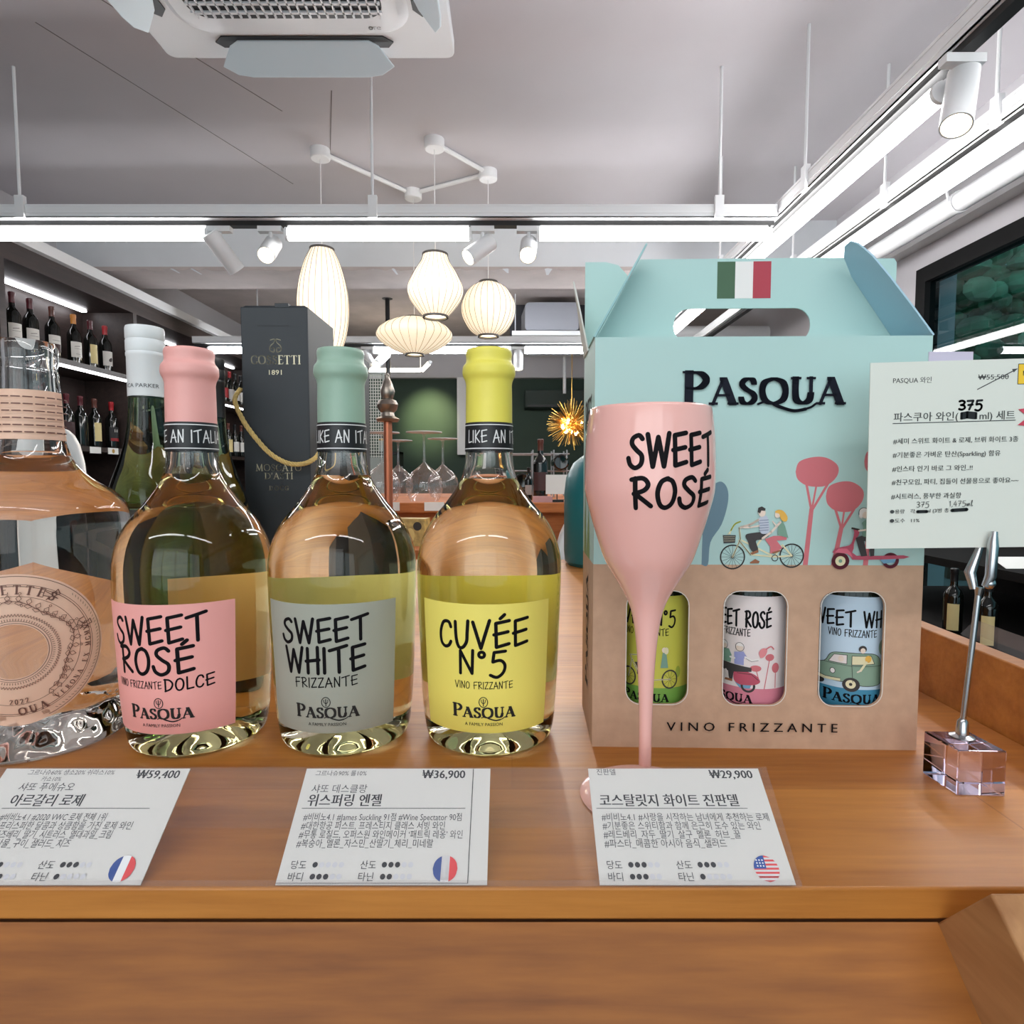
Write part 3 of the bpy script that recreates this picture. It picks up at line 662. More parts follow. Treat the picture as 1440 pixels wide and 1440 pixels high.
# ------------------------------------------------------------------ dark wine shelves along the left wall
SX0, SX1 = -2.95, -2.6
sh = thing('wine_shelf_unit', 'long dark brown shelf unit full of wine along the left wall', 'shelf', (-2.6,3.8,0))
def sbox(name, x0,y0,z0,x1,y1,z1, m=shelf_m, **k): return bx(x0+2.6,y0-3.8,z0,x1+2.6,y1-3.8,z1).build(name, m, sh, **k)
sbox('back_panel', -2.97,1.0,0,SX0,6.6,2.3)
sbox('top_panel', SX0,1.0,2.2,SX1,6.6,2.3)
for z in (.25,.75,1.235,1.735): sbox('shelf_board', SX0,1.0,z,SX1,6.6,z+.03)
for y in (1.0,2.08,3.16,4.27,5.38,6.56): sbox('divider', SX0,y,.0,SX1,y+.04,2.2)
struct(bx(-2.98,1.0,2.3,-2.56,6.6,2.36).build('trim_5', white_paint))
strip_m = mat('shelf_led_and_glow', (255,255,255), .5, emit=(250,250,255), estr=6)
for y0 in (2.2,3.3,4.4,5.5):
    sbox('led_and_glow_strip', -2.90,y0,2.185,-2.87,y0+.9,2.198, strip_m)
    sbox('led_and_glow_strip', -2.63,y0,1.722,-2.612,y0+.9,1.734, strip_m)  # glow under the front edge stands in for light reflected along the board
dark_glass = mat('dark_bottle_glass', (14,16,14), 0.08, spec=0.6)
caps = {k: mat('capsule_'+k, v, .35) for k, v in dict(maroon=(84,30,38), orange=(196,128,52), red=(168,34,42), black=(22,22,24), brown=(92,52,44), gold=(170,136,70)).items()}
labs = {k: mat('label_'+k, v, .6) for k, v in dict(white=(216,212,206), cream=(214,196,140), dark=(60,34,36), red=(150,34,40), black=(26,26,28), grey=(170,164,160)).items()}
BOT = [(0,.004),(.03,0),(.0365,.004),(.038,.02),(.038,.19),(.036,.205),(.028,.222),(.0165,.238),(.0145,.25),(.0138,.30),(.0155,.302),(.0155,.318),(.013,.32),(0,.32)]
def wine_bottle(label, x, y, z, cap, lab, mark=None, face=60, k=1.0, group='bottles on the dark shelves', detail=True, n=20, glass=None):
    t = thing('wine_bottle', label, 'wine bottle', (x,y,z), 0, group)
    lat([(r*k,h*k) for r,h in BOT], n).build('glass_body', glass or dark_glass, t)
    lat([(.0148*k,.262*k),(.0146*k,.298*k),(.0163*k,.301*k),(.0163*k,.319*k),(.013*k,.322*k),(0,.322*k)], n).build('capsule', caps[cap], t)
    f = math.radians(face); r = .0384*k
    if lab:
        z0, z1, wd = (.055,.15,1.0) if lab != 'cream' else (.045,.165,.62)
        lb = MB().grid(lambda u,v: (r*math.sin(f+(u-.5)*2*wd), -r*math.cos(f+(u-.5)*2*wd), (z0+(z1-z0)*v)*k), 10, 1).build('paper_label', labs[lab], t)
        if mark:
            a = Art(lambda u,v,n_: ((r+n_)*math.sin(f+u/r), -(r+n_)*math.cos(f+u/r), v), cut=.006)
            mk = mat('label_mark', (70,60,58), .7)
            if mark == 'lines':
                a.line(mk, [(-.018,.12*k),(.012,.125*k)], .003, True); a.line(mk, [(-.02,.108*k),(.02,.108*k)], .0016); a.line(mk, [(-.012,.075*k),(.012,.075*k)], .0016)
            elif mark == 'animal':
                a.poly(mk, [(-.004,.085),(.01,.08),(.022,.09),(.026,.105),(.014,.11),(.004,.104),(-.002,.098)])
            elif mark == 'bands':
                a.rect(labs['dark'], -.03,.055*k,.03,.1*k,8); a.line(mk, [(-.02,.12*k),(.02,.12*k)], .002)
            elif mark == 'redfoot':
                a.rect(labs['red'], -.03,.055*k,.03,.075*k,8); a.text(labs['white'], '18', -.006, .115*k, size=.03)
            a.build('label_print', lb)
    return t
Z2, Z1 = 1.765, 1.265
bxs = -2.73
up = [  # y, capsule, label, mark, text
 (3.40,'maroon','white','lines','dark bottle with pale narrow label, under the shelf light next to the near divider'),
 (3.525,'maroon','white','lines','tall dark bottle with maroon capsule and broad white label, second from the near divider'),
 (3.69,'brown','white','bands','dark bottle with a half white, half brown label on the upper shelf'),
 (3.87,'orange','white','lines','wine bottle with an orange capsule and white label on the upper shelf'),
 (4.02,'maroon','cream',None,'dark bottle with a tall cream strip label on the upper shelf'),
 (4.165,'red','white','animal','red capped bottle with a dark animal on its white label, upper shelf')]
for y,c,l_,mk,tx in up: wine_bottle(tx, bxs, y, Z2, c, l_, mk, face=66)
lo = [(3.28,'black','dark','lines','black capped dark bottle on the lower shelf behind the broad clear bottle'),
 (3.78,'maroon','dark','bands','maroon capped bottle with dark red label, first on the lower shelf'),
 (3.90,'maroon',None,None,'unlabelled-looking dark bottle between two labelled ones on the lower shelf'),
 (4.03,'brown','cream',None,'brown capped bottle with tall cream label on the lower shelf'),
 (4.20,'red','black','redfoot','red capped bottle with a black and red label numbered eighteen')]
for y,c,l_,mk,tx in lo: wine_bottle(tx, bxs, y, Z1, c, l_, mk, face=66)
rr = random.Random(5)
for y in (4.42,4.56,4.70,4.85,5.0,5.15,5.28):
    wine_bottle('dark wine bottle in the middle bay, upper shelf, by the white capped bottle', bxs, y, Z2, rr.choice(['black','maroon','brown']), rr.choice(['dark','grey','black']), face=66, group='middle bay upper bottles', n=14)
for y in (4.42,4.60,4.78,4.96,5.14,5.28):
    wine_bottle('dark wine bottle in the middle bay, lower shelf, by the white capped bottle', bxs, y, Z1, rr.choice(['black','maroon','brown']), rr.choice(['dark','white','black']), face=66, group='middle bay lower bottles', n=14)
for y in (5.5,5.62,5.74,5.86,5.98,6.1,6.22,6.34):
    wine_bottle('dark wine bottle in the farthest bay beside the black gift box, upper shelf', bxs, y, Z2, rr.choice(['black','maroon','red']), rr.choice(['white','grey','red']), face=66, group='far bay upper bottles', n=14)
for y in (5.5,5.64,5.78,5.92,6.06,6.2,6.34):
    wine_bottle('dark wine bottle in the farthest bay beside the black gift box, lower shelf', bxs, y, Z1, rr.choice(['black','maroon','brown']), rr.choice(['white','grey','cream']), face=66, group='far bay lower bottles', n=14)
for k, (y, tx) in enumerate(((3.83,'white price tag under the dark red labelled bottle'),(4.0,'price tag with a gold seal under the cream labelled bottle'),(4.17,'white price tag under the red capped lower bottle'),(5.6,'price tag on the farthest bay of the dark shelves'),(4.6,'price tag on the middle bay of the dark shelves'))):
    o = tag(bx(0,-.05,-.02,.003,.05,.02).build('price_tag', paper, loc=(-2.599,y,1.245)), tx, 'price tag', 'price tags on the dark shelf edge')
    if k == 1:
        a = Art(lambda u,v,n: (.003+n,u,v)); a.disc(mat('seal_gold',(176,140,70),.5), 0,0,.014); a.build('gold_seal', o)

# ------------------------------------------------------------------ back of the shop
# second counter with upturned glasses
fc = thing('glass_counter', 'far wooden counter carrying upturned wine glasses and a wire rack', 'counter', (0,2.2,0))
bx(-.9,-.35,.975,.62,.6,1.006).build('counter_top', far_wood, fc, bevel=.003)
bx(-.88,-.31,.08,.6,.58,.975).build('counter_front', far_wood, fc)
bx(-.9,-.62,.87,.02,-.31,.895).build('lower_ledge', far_wood, fc)
bx(-.88,-.60,0,.0,-.33,.87).build('ledge_front', far_wood, fc)
for x,tx in ((-.37,'small white price tag left on the far counter edge, by the copper post'),(-.235,'small white price tag under the upturned glasses')):
    tag(bx(-.03,-.002,-.013,.03,0,.013).build('price_tag', paper, loc=(x,1.848,.995)), tx, 'price tag', 'tags on the far counter')
foot_m = thin_clear('wine_glass_foot', (250,250,250), 1.9, 0.12, milk=.45)  # milky white stands in for bright lamp reflections on the feet
def upturned(label, x, y, k=1.0):
    t = thing('wine_glass', label, 'wine glass', (x,y,1.006), 0, 'upturned wine glasses')
    lat(spline([(.042*k,0),(.052*k,.02*k),(.058*k,.045*k),(.054*k,.07*k),(.04*k,.092*k),(.018*k,.11*k),(.006*k,.122*k),(.005*k,.128*k)],3), 36).build('bowl', wineglass_m, t)
    lat([(.006*k,.128*k),(.0042*k,.14*k),(.0045*k,.205*k),(.008*k,.213*k)], 14).build('stem', wineglass_m, t)
    lat([(0,.222*k),(.056*k,.2195*k),(.0565*k,.2165*k),(.02*k,.214*k),(0,.212*k)], 28).build('foot', foot_m, t)
upturned('upturned wine glass nearest the copper post, beside the green capped bottle', -.413, 1.95)
upturned('smaller upturned wine glass standing back, right of the copper post', -.445, 2.40)
upturned('tallest upturned wine glass, in front, midway between the two capped bottles', -.276, 1.93)
upturned('smaller upturned wine glass standing back, beside the yellow capped bottle', -.257, 2.28)
# copper post with silver finial
t = thing('finial_post', 'copper post topped with a silver spear finial by the glasses', 'post', (-.352,1.745,.896))
tub([(0,0,0),(0,0,.345)], .012, 14).build('post', copper, t)
lat([(.0,.342),(.03,.345),(.034,.352),(.02,.36),(.018,.37),(.026,.378),(.03,.392),(.024,.404),(.014,.408),(.018,.416),(.021,.43),(.013,.455),(.007,.468),(.008,.475),(0,.482)], 20).build('finial', mat('pewter',(150,140,130),.35,.9), t)
t = thing('iron_pole', 'black iron pole coming down from the ceiling behind the saucer lamp', 'pole', (-1.17,5.85,0))
tub([(0,0,1.2),(0,0,2.74)], .021, 12).build('shaft', black_m, t)
lat([(0,1.19),(.03,1.19),(.03,1.21),(0,1.21)], 16).build('lower_collar', black_m, t)
lat([(.0135,2.74),(.05,2.74),(.05,2.75),(.0135,2.75),(.0135,2.74)], 16).build('ceiling_flange', black_m, t)
# patterned gold box on the ledge
t = thing('patterned_box', 'small gold and dark patterned box on the ledge below the upturned glasses', 'box', (-.285,1.70,.895), -.12)
bx(-.05,-.03,0,.05,.03,.075).build('carton', mat('box_gold',(176,150,86),.5,noise=.4,nscale=70), t)
a = Art(lambda u,v,n: (u,-.03-n,v)); dk = mat('box_dark',(40,34,30),.6)
for i,(x,y,rx,ry) in enumerate(((-.02,.045,.016,.022),(.01,.03,.012,.02),(.03,.055,.012,.012))): a.disc(dk if i!=1 else mat('box_cream',(214,190,120),.6), x,y,rx,ry)
a.build('printed_pattern', t)
# wire bottle rack, bottle, card and bits
t = thing('wire_rack', 'black wire bottle rack with two tiers on the far counter', 'rack', (.11,2.42,1.006))
mb = MB()
for y in (-.07,.07):
    for z in (.03,.1,.165): mb.tube([(-.12,y,z),(.11,y,z)], .003, 6)
    for x in (-.11,-.03,.05,.1): mb.tube([(x,y,0),(x,y,.18)], .003, 6)
for x in (-.11,-.03,.05,.1):
    for z in (.03,.1,.165): mb.tube([(x,-.07,z),(x,.07,z)], .003, 6)
mb.build('wire_frame', mat('rack_wire',(150,150,152),.4,.6), t)
for k,(x,z) in enumerate(((-.07,.062),(.01,.062),(.075,.132))):
    b = thing('wine_bottle', ['dark bottle lying in the rack, bottom tier at left','dark bottle lying in the rack, bottom tier centre','dark bottle lying in the rack, top tier'][k], 'wine bottle', (.11+x,2.30,1.006+z), 0, 'bottles lying in the wire rack')
    M = Matrix.Rotation(-PI/2,3,'X')
    lat([(r*.8,h*.75) for r,h in BOT], 16, (0,0,0), M).build('glass_body', dark_glass, b)
    lat([(.0125,.2),(.0132,.241),(0,.242)], 14, (0,0,0), M).build('capsule', caps['maroon'], b)
wine_bottle('dark wine bottle standing on the far counter right of the wire rack', .092, 1.98, 1.006, 'brown', 'dark', face=-5, k=.62, group='bottles on the far counter')
wine_bottle('small dark bottle beside the standing one on the far counter', .055, 2.03, 1.006, 'black', 'grey', face=-5, k=.34, group='bottles on the far counter')
t = thing('paper_card', 'blank white paper card propped on the far counter left of the teal vase', 'card', (.14,1.90,1.006))
bx(-.035,-.0008,.025,.04,.0008,.085).build('card', paper, t); bx(-.02,-.012,0,.02,.012,.008).build('card_foot', black_m, t); tub([(0,0,.006),(0,.003,.05)], .0015, 6).build('card_stem', black_m, t)
tag(bx(-.03,-.015,0,.03,.015,.018).build('small_box', mat('pink_box',(196,150,150),.6), loc=(.095,1.90,1.006)), 'tiny pink and white box on the far counter edge', 'box')
# teal vase on the near counter's far end
t = thing('teal_vase', 'big teal round-shouldered vase standing behind the gift box', 'vase', (.205,1.30,.90))
lat([(0,0),(.085,0),(.092,.008),(.094,.03),(.094,.15),(.09,.185),(.075,.215),(.05,.234),(.03,.241),(.024,.25),(.024,.262),(.018,.262),(.018,.245),(0,.24)], 40).build('vase_body', mat('teal_glaze',(24,112,120),.35), t)
# white shell chairs
def shell_chair(label, x, y, rz, h=.78, name='shell_chair', seat=.45, hw=.2):
    t = thing(name, label, 'chair', (x,y,0), rz, 'white shell chairs')
    wm = mat('white_shell',(228,228,226),.4)
    def f(u,v):
        a_ = (u-.5)*2; s_ = math.sqrt(max(0,1-abs(a_)**3.2))
        lo_ = seat+.03; z = lo_ + (h-lo_)*(v*s_ if v > 0 else 0)
        return (a_*hw, .16 + .06*(z-lo_) - .09*a_*a_, z)
    MB().grid(f, 16, 8).build('backrest', wm, t, solid=.012)
    ring = ell(0,0,hw,.19,n=24)[:-1]
    MB().quadprism([(p[0],p[1],seat) for p in ring],[(p[0]*1.02,p[1]*1.02,seat+.035) for p in ring]).build('seat', wm, t, bevel=.006)
    for sx in (-1,1):
        for sy in (-1,1): tub([(sx*hw*.65,sy*.12,seat),(sx*hw*.95,sy*.18,0)], [.013,.010], 8).build('leg', black_m, t)
    return t
shell_chair('white shell chair between the two counters, behind the teal vase', .255, 1.60, 0, 1.005, seat=.62, hw=.155)
shell_chair('white shell chair by the dark shelves, behind the broad clear bottle', -1.46, 1.74, 0, 1.24, seat=.72)
# duct unit in a dark recess, far cassette, wall unit, mesh panel, chandelier
t = thing('duct_unit', 'grey ceiling duct air unit in a dark recess above the far tray', 'air conditioner', (.36,5.75,2.36))
bx(-.36,-.1,0,.36,.3,.04).build('drain_tray', white_metal, t)
MB().quadprism([(x,-.06,z+.045) for x,z in rrect(-.24,0,.25,.26,.04)],[(x,.3,z+.045) for x,z in rrect(-.27,0,.28,.26,.04)]).build('duct_body', mat('duct_grey',(150,152,160),.5), t)
bx(-.38,.31,0,.38,.33,.385).build('recess_back', mat('recess_dark',(58,58,64),.8), t)
for x in (-.33,.33): tub([(x,-.05,.02),(x,-.05,.385)], .005, 6).build('hanger_rod', white_metal, t)
t = thing('ceiling_cassette', 'far white ceiling cassette seen edge-on over the green wall', 'air conditioner', (.45,6.5,2.36))
bx(-.32,-.3,.03,.32,.3,.07).build('panel', white_metal, t); bx(-.28,-.28,.07,.28,.28,.39).build('housing', white_metal, t)
mb = MB()
for i in range(12): mb.box(-.28,-.26+i*.04,.02,.28,-.245+i*.04,.03)
mb.build('grille', mat('duct_grey'), t)
MB().quadprism([(-.3,-.30,.015),(.3,-.30,.015),(.24,-.36,-.01),(-.24,-.36,-.01)],[(-.3,-.30,.02),(.3,-.30,.02),(.24,-.36,-.004),(-.24,-.36,-.004)]).build('flap', white_metal, t)
t = thing('wall_air_unit', 'dark green painted air unit high on the green back wall', 'air conditioner', (.62,7.84,1.93))
MB().quadprism([(-.46,-.12,0),(.46,-.12,0),(.46,.16,0),(-.46,.16,0)],[(-.46,-.16,.22),(.46,-.16,.22),(.46,.16,.22),(-.46,.16,.22)]).build('casing', mat('unit_green',(30,46,40),.6), t, bevel=.01)
bx(-.42,-.14,.01,.42,-.125,.035).build('outlet', blackish, t)
t = thing('mesh_panel', 'pale wire mesh panel with a small round handle by the green capped bottle', 'panel', (-1.37,5.6,0))
mb = MB()
for i in range(19): x = -.2+i*.0222; mb.box(x-.003,-.004,1.25,x+.003,.004,2.0)
for i in range(28): z = 1.26+i*.027; mb.box(-.2,-.003,z-.003,.2,.003,z+.003)
mb.build('mesh', mat('pale_mesh',(168,170,160),.5), t)
mb = MB(); mb.box(-.22,-.012,0,-.2,.012,2.02).box(.2,-.012,0,.22,.012,2.02).box(-.2,-.012,2.0,.2,.012,2.02).box(-.2,-.01,0,.2,.01,1.25)
mb.build('frame', mat('mesh_frame',(120,124,118),.5), t)
lat([(.02,-.006),(.03,-.006),(.03,.006),(.02,.006),(.02,-.006)], 20, (.02,-.02,1.70), Matrix.Rotation(PI/2,3,'X')).build('handle', gold, t)
t = thing('sputnik_chandelier', 'golden burst chandelier of many thin rods on the right', 'chandelier', (.60,6.2,1.60))
tub([(0,0,0),(0,0,1.14)], .004, 8).build('drop_rod', gold, t)
MB().sphere((0,0,0), .035, 14, 10).build('hub', gold, t)
mb = MB(); rr = random.Random(3); tips = []
for i in range(320):
    z = rr.uniform(-1,1); a_ = rr.uniform(0,2*PI); q = math.sqrt(1-z*z); d = Vector((q*math.cos(a_),q*math.sin(a_),z)); L = rr.uniform(.19,.27)
    e = (d+Vector((rr.uniform(-.5,.5),rr.uniform(-.5,.5),rr.uniform(-.5,.5)))).normalized(); mb.tube([d*rr.uniform(.03,.1), e*L*.5, e*L*.92+d*.02], .003, 4); tips.append(e*L)
ro = mb.build('thin_rods', gold, t); ro['kind'] = 'stuff'
bulb_m = mat('bulb_glow',(255,230,180),.5,emit=(255,214,140),estr=30)
for i in range(16): MB().sphere(tips[i*12]*.45, .013, 8, 6).build('bulb', bulb_m, t)
tub([(.62,7.3,2.05),(.62,7.3,2.74)], .02, 10).build('hanging_tube', white_metal); tag(bpy.data.objects['hanging_tube'], 'short white tube hanging in front of the green wall, above the chandelier', 'pipe')
t = thing('back_shelf', 'dark shelf with small jars before the green wall, between the capped bottles', 'shelf', (-1.75,7.2,0))
for z in (.4,.9,1.33): bx(-.35,-.15,z,.45,.15,z+.03).build('shelf_board', blackish, t)
for x in (-.35,.42): bx(x,-.15,0,x+.03,.15,1.36).build('side_panel', blackish, t)
for k,x in enumerate((-.2,.02,.25)):
    j = thing('jar', ['left clear jar on the dark back shelf','middle clear jar on the dark back shelf','right clear jar on the dark back shelf'][k], 'jar', (-1.75+x,7.15,1.36), 0, 'jars on the back shelf')
    lat([(0,0),(.05,0),(.055,.02),(.055,.1),(.045,.12),(.045,.13)], 16).build('jar_body', mat('frosted',(150,160,156),.3), j)
    lat([(0,.13),(.05,.13),(.05,.15),(0,.155)], 16).build('lid', gold, j)
# low dark display by the window with bottles and white cards
low_m = mat('low_display_black', (16,14,13), .85, spec=.15)
t = thing('low_display', 'low black display shelf under the dark window', 'shelf', (1.42,1.72,0))
bx(-.30,-.8,.60,.55,.8,.63).build('lower_board', low_m, t); bx(-.05,-.8,.80,.55,.8,.825).build('upper_board', low_m, t); bx(.5,-.8,0,.55,.8,1.0).build('back_board', low_m, t)
for y in (-.8,.77): bx(-.30,y,0,.5,y+.03,.6).build('side_panel', low_m, t)
dlab = ['dark bottle on the low display, nearest the camera','second dark bottle on the low display','third dark bottle on the low display','fourth dark bottle on the low display, behind the card holder','fifth dark bottle on the low display','farthest dark bottle on the low display']
for k in range(6):
    wine_bottle(dlab[k], 1.22+.02*(k%2), 1.25+k*.15, .63, rr.choice(['gold','black','brown']), rr.choice(['dark','cream','black']), face=-35, k=.62, group='dark bottles under the window')
for k,(x,y) in enumerate(((1.45,1.75),(1.43,1.45))):
    MBq = MB().quadprism([(-.05,-.03,0),(.05,-.03,0),(.05,.03,.025),(-.05,.03,.025)],[(-.05,-.03,.001),(.05,-.03,.001),(.05,.03,.026),(-.05,.03,.026)])
    tag(MBq.build('display_card', paper, loc=(x,y,.825)), ['white card lying on the low display, farther one','white card lying on the low display, nearer one'][k], 'card', 'cards on the low display')

# ------------------------------------------------------------------ display counter
T = .90
dc = thing('display_counter', 'long orange-brown wooden display counter with a sloped front board', 'counter', (0,0,T))
bx(-1.05,.271,-.0155,.36,1.37,0).build('counter_top', counter_m, dc, bevel=.0012)
# board sloping down towards the viewer under the front edge
sl = math.radians(40); ca, sa = math.cos(sl), math.sin(sl)
def onslope(s_, n_):      # s_ metres down the slope from under the top, n_ above the board
    return (.271 - s_*ca - n_*sa, -.0165 - s_*sa + n_*ca)
def slab(x0,x1,s0,s1,n0,n1):
    r0 = [(x0,)+onslope(*q) for q in ((s0,n0),(s1,n0),(s1,n1),(s0,n1))]; r1 = [(x1,)+onslope(*q) for q in ((s0,n0),(s1,n0),(s1,n1),(s0,n1))]
    return MB().quadprism(r0, r1)
slab(-1.05,.197,0,.36,-.015,0).build('sloped_board', slope_m, dc)
slab(.197,.40,.0,.36,-.015,.0453).build('side_cheek', cheek_m, dc, bevel=.001)
bx(.36,.273,-.30,.378,1.37,-.0155).build('side_panel', counter_m, dc)
MB().quadprism([(.36,.273,-.0155),(.376,.273,-.0155),(.376,1.37,-.0155),(.36,1.37,-.0155)],[(.362,.273,.050),(.378,.273,.050),(.378,1.37,.074),(.362,1.37,.074)]).build('side_rail', counter_m, dc, bevel=.001)
bx(-1.03,.36,-.9,.34,1.33,-.0155).build('cabinet_body', slope_m, dc)

# clear label strip with three price cards
th = math.radians(35.5); ct, st = math.cos(th), math.sin(th)
def tagplane(x0):
    return lambda u,v,n: (x0+u, .271 + v*ct - n*st, T + .0004 + v*st + n*ct)
hs = thing('label_holder', 'long clear plastic strip leaning along the counter front, holding price cards', 'label holder', (0,0,0))
def strip(n, name, v0=0.0, v1=.0575, x0=-.62, x1=.1335):
    f = tagplane(0); P = [f(x0,v0,n), f(x1,v0,n), f(x1+.002*(v1>0),v1,n), f(x0,v1,n)]
    MB().add(P, [(0,1,2,3)]).build(name, sheet, hs, smooth=0, fix=False)
strip(.0011, 'front_sheet')
MB().add([(-.62,.2705,T+.0004),(.1335,.2705,T+.0004),(.1335,.2705,T+.004),(-.62,.2705,T+.004)],[(0,1,2,3)]).build('lower_fold', sheet, hs, smooth=0, fix=False)
MB().add([(-.62,.3175,T+.0008),(.1335,.3175,T+.0008),(.1335,.3178,T+.0335),(-.62,.3178,T+.0335)],[(0,1,2,3)]).build('rear_leg', sheet, hs, smooth=0, fix=False)
tx_m = mat('print_grey', (70,72,78), .6); tx_d = mat('print_dark', (40,42,50), .6); dot0 = mat('dot_pale', (222,224,230), .6)
fb, fw, fr_ = mat('flag_blue',(58,88,160),.5), mat('flag_white',(236,236,238),.5), mat('flag_red',(222,84,88),.5)
def price_card(label, x0, x1, top, price, px, small, title, tw, tu, lines, lw, dots, flag, fx, rule=None, sm=None, skew=0):
    t = thing('price_card', label, 'price card', (0,0,0), 0, 'price cards in the clear strip')
    f = tagplane(x0); W = x1-x0
    P = [f(0,.0006,.0002), f(W,.0006,.0002), f(W,.0568,.0002), f(0,.0568,.0002)]; Q = [f(0,.0006,.0007), f(W,.0006,.0007), f(W,.0568,.0007), f(0,.0568,.0007)]
    MB().quadprism(P, Q).build('card', paper, t)
    a = Art(f, 1e-5, .00074)
    a.text(tx_d, price, px, .0515, size=.0062, align='r', bold=.025)
    for s_, u, v, sz in small: a.text(tx_m, s_, u, v, size=sz)
    a.text(tx_d, title, tu, .0373, size=.0069, width=tw, bold=.02)
    a.line(tx_m, [(tu-.002,.0357),(W-.012 if rule is None else rule,.0357)], .0003)
    for k, (s_, wd) in enumerate(zip(lines, lw)): a.text(tx_m, s_, tu-(0 if k == 0 else .0), .0298-.0042*k, size=.0044, width=wd)
    for k, (nm, n_) in enumerate(dots):
        u = (.0048 if k % 2 == 0 else .0375)+tu-.0048; v = .0082-.0052*(k//2)
        a.text(tx_m, nm, u, v-.0006, size=.0042)
        for i in range(5): a.disc(tx_d if i < n_ else dot0, u+.0113+i*.0031, v+.0010, .00125, n=12)
    r = .0058; c = (fx, .0074)
    if flag == 'fr':
        for m_, a0, b0 in ((fb,-1,-.33),(fw,-.33,.33),(fr_,.33,1)):
            n_ = 8; xs = [a0+(b0-a0)*i/n_ for i in range(n_+1)]
            a.poly(m_, [(c[0]+x*r, c[1]-r*math.sqrt(max(0,1-x*x))) for x in xs]+[(c[0]+x*r, c[1]+r*math.sqrt(max(0,1-x*x))) for x in xs[::-1]])
    else:
        a.disc(fw, c[0], c[1], r)
        for i in range(7):
            y = -1+2*i/6.5; y2 = min(1, y+.15)
            q0 = math.sqrt(max(0,1-y*y)); q1 = math.sqrt(max(0,1-y2*y2))
            a.poly(fr_, [(c[0]-q0*r,c[1]+y*r),(c[0]+q0*r,c[1]+y*r),(c[0]+q1*r,c[1]+y2*r),(c[0]-q1*r,c[1]+y2*r)])
        pts = [(c[0],c[1]),(c[0],c[1]+r)]+[(c[0]+r*math.cos(PI/2+PI/2*i/8), c[1]+r*math.sin(PI/2+PI/2*i/8)) for i in range(1,9)]
        a.poly(fb, pts)
        for i in range(3):
            for j in range(3): a.disc(fw, c[0]-r*(.18+.24*i), c[1]+r*(.2+.22*j), .0004, n=6)
    if sm: a.line(tx_d, [(sm,.0012),(sm,.0562)], .0003); a.line(tx_m, [(.0,.0012),(sm,.0012)], .0002)
    a.build('printed_text', t)
    return t
price_card('price card reading 36,900 under the grey labelled bottle', -.1092, -.0115, None, '₩36,900', .0844, [('그르나슈90% 롤10%', .0054,.0530,.0033),('샤또 데스클랑', .0054,.0440,.0050)], '위스퍼링 엔젤', .0375, .0050,
  ['#비비노4.1 #James Suckling 91점 #Wine Spectator 90점','#대한항공 퍼스트, 프레스티지 클래스 서빙 와인','#무통 로칠드, 오퍼스원 와인메이커 ‘패트릭 레옹’ 와인','#복숭아_멜론_자스민_산딸기_체리_미네랄'], [.079,.071,.080,.066],
  [('당도',1),('산도',3),('바디',3),('타닌',2)], 'fr', .0778, rule=.0855, sm=.0887)
price_card('price card reading 29,900 under the pink glass, with a striped flag', .0405, .1310, None, '₩29,900', .0863, [('진판델', .0043,.0535,.0038)], '코스탈릿지 화이트 진판델', .0706, .0043,
  ['#비비노4.1 #사랑을 시작하는 남녀에게 추천하는 로제','#기분좋은 스위티함과 함께 은근히 도수 있는 와인','#레드베리_자두_딸기_살구_멜론_허브_꿀','#파스타_매콤한 아시아 음식_샐러드'], [.0835,.078,.067,.059],
  [('당도',3),('산도',3),('바디',3),('타닌',1)], 'us', .0790)
price_card('price card reading 59,400 under the pink capped bottle, at the left end', -.2690, -.1713, None, '₩59,400', .0933, [('그르나슈60% 생소20% 쉬라스10%', .0130,.0535,.0033),('카쇼10%', .022,.0500,.003),('샤또 푸에슈오', .0130,.0450,.0050)], '아르갈리 로제', .0366, .0131,
  ['#비비노4.1 #2020 VWC 로제 전체 1위','#프리스퍼한 달콤과 상큼함을 가진 로제 와인','#라즈베리_딸기_시트러스_열대과일_크림','#해산물_구이_샐러드_치즈'], [.053,.068,.060,.042],
  [('당도',2),('산도',3),('바디',3),('타닌',1)], 'fr', .0860)

# ------------------------------------------------------------------ the three frizzante bottles
PB = [(0,.014),(.018,.012),(.034,.002),(.040,0),(.0445,.003),(.0468,.010),(.0491,.034),(.0506,.0685),(.0519,.1025),(.0521,.1256),(.0506,.137),(.0469,.1483),(.0402,.1596),(.0323,.169),(.0227,.1828),(.0182,.194),(.0169,.206),(.0162,.226),(.0162,.272),(.0150,.2745)]
def rprof(prof):
    pp = sorted((z,r) for r,z in prof if r > 0.03 or z > .02)
    def f(z):
        for (z0,r0),(z1,r1) in zip(pp, pp[1:]):
            if z0 <= z <= z1: return r0+(r1-r0)*(z-z0)/max(1e-9,z1-z0)
        return pp[-1][1]
    return f
def smooth_prof(prof, i0, i1, k=4):
    return prof[:i0] + spline(prof[i0:i1], k) + prof[i1:]
PBS = smooth_prof(PB, 4, 18)
wine_w = glass_solid('white_wine_in_glass', (.87,.80,.24), 5.5, 1.42)
wine_p = glass_solid('rose_wine_in_glass', (.88,.78,.24), 5.5, 1.42)
def cmap(rf, z0, a0=0.0):
    return lambda u,v,n: ((rf(z0+v)+n)*math.sin(a0+u/.0505), -(rf(z0+v)+n)*math.cos(a0+u/.0505), z0+v)
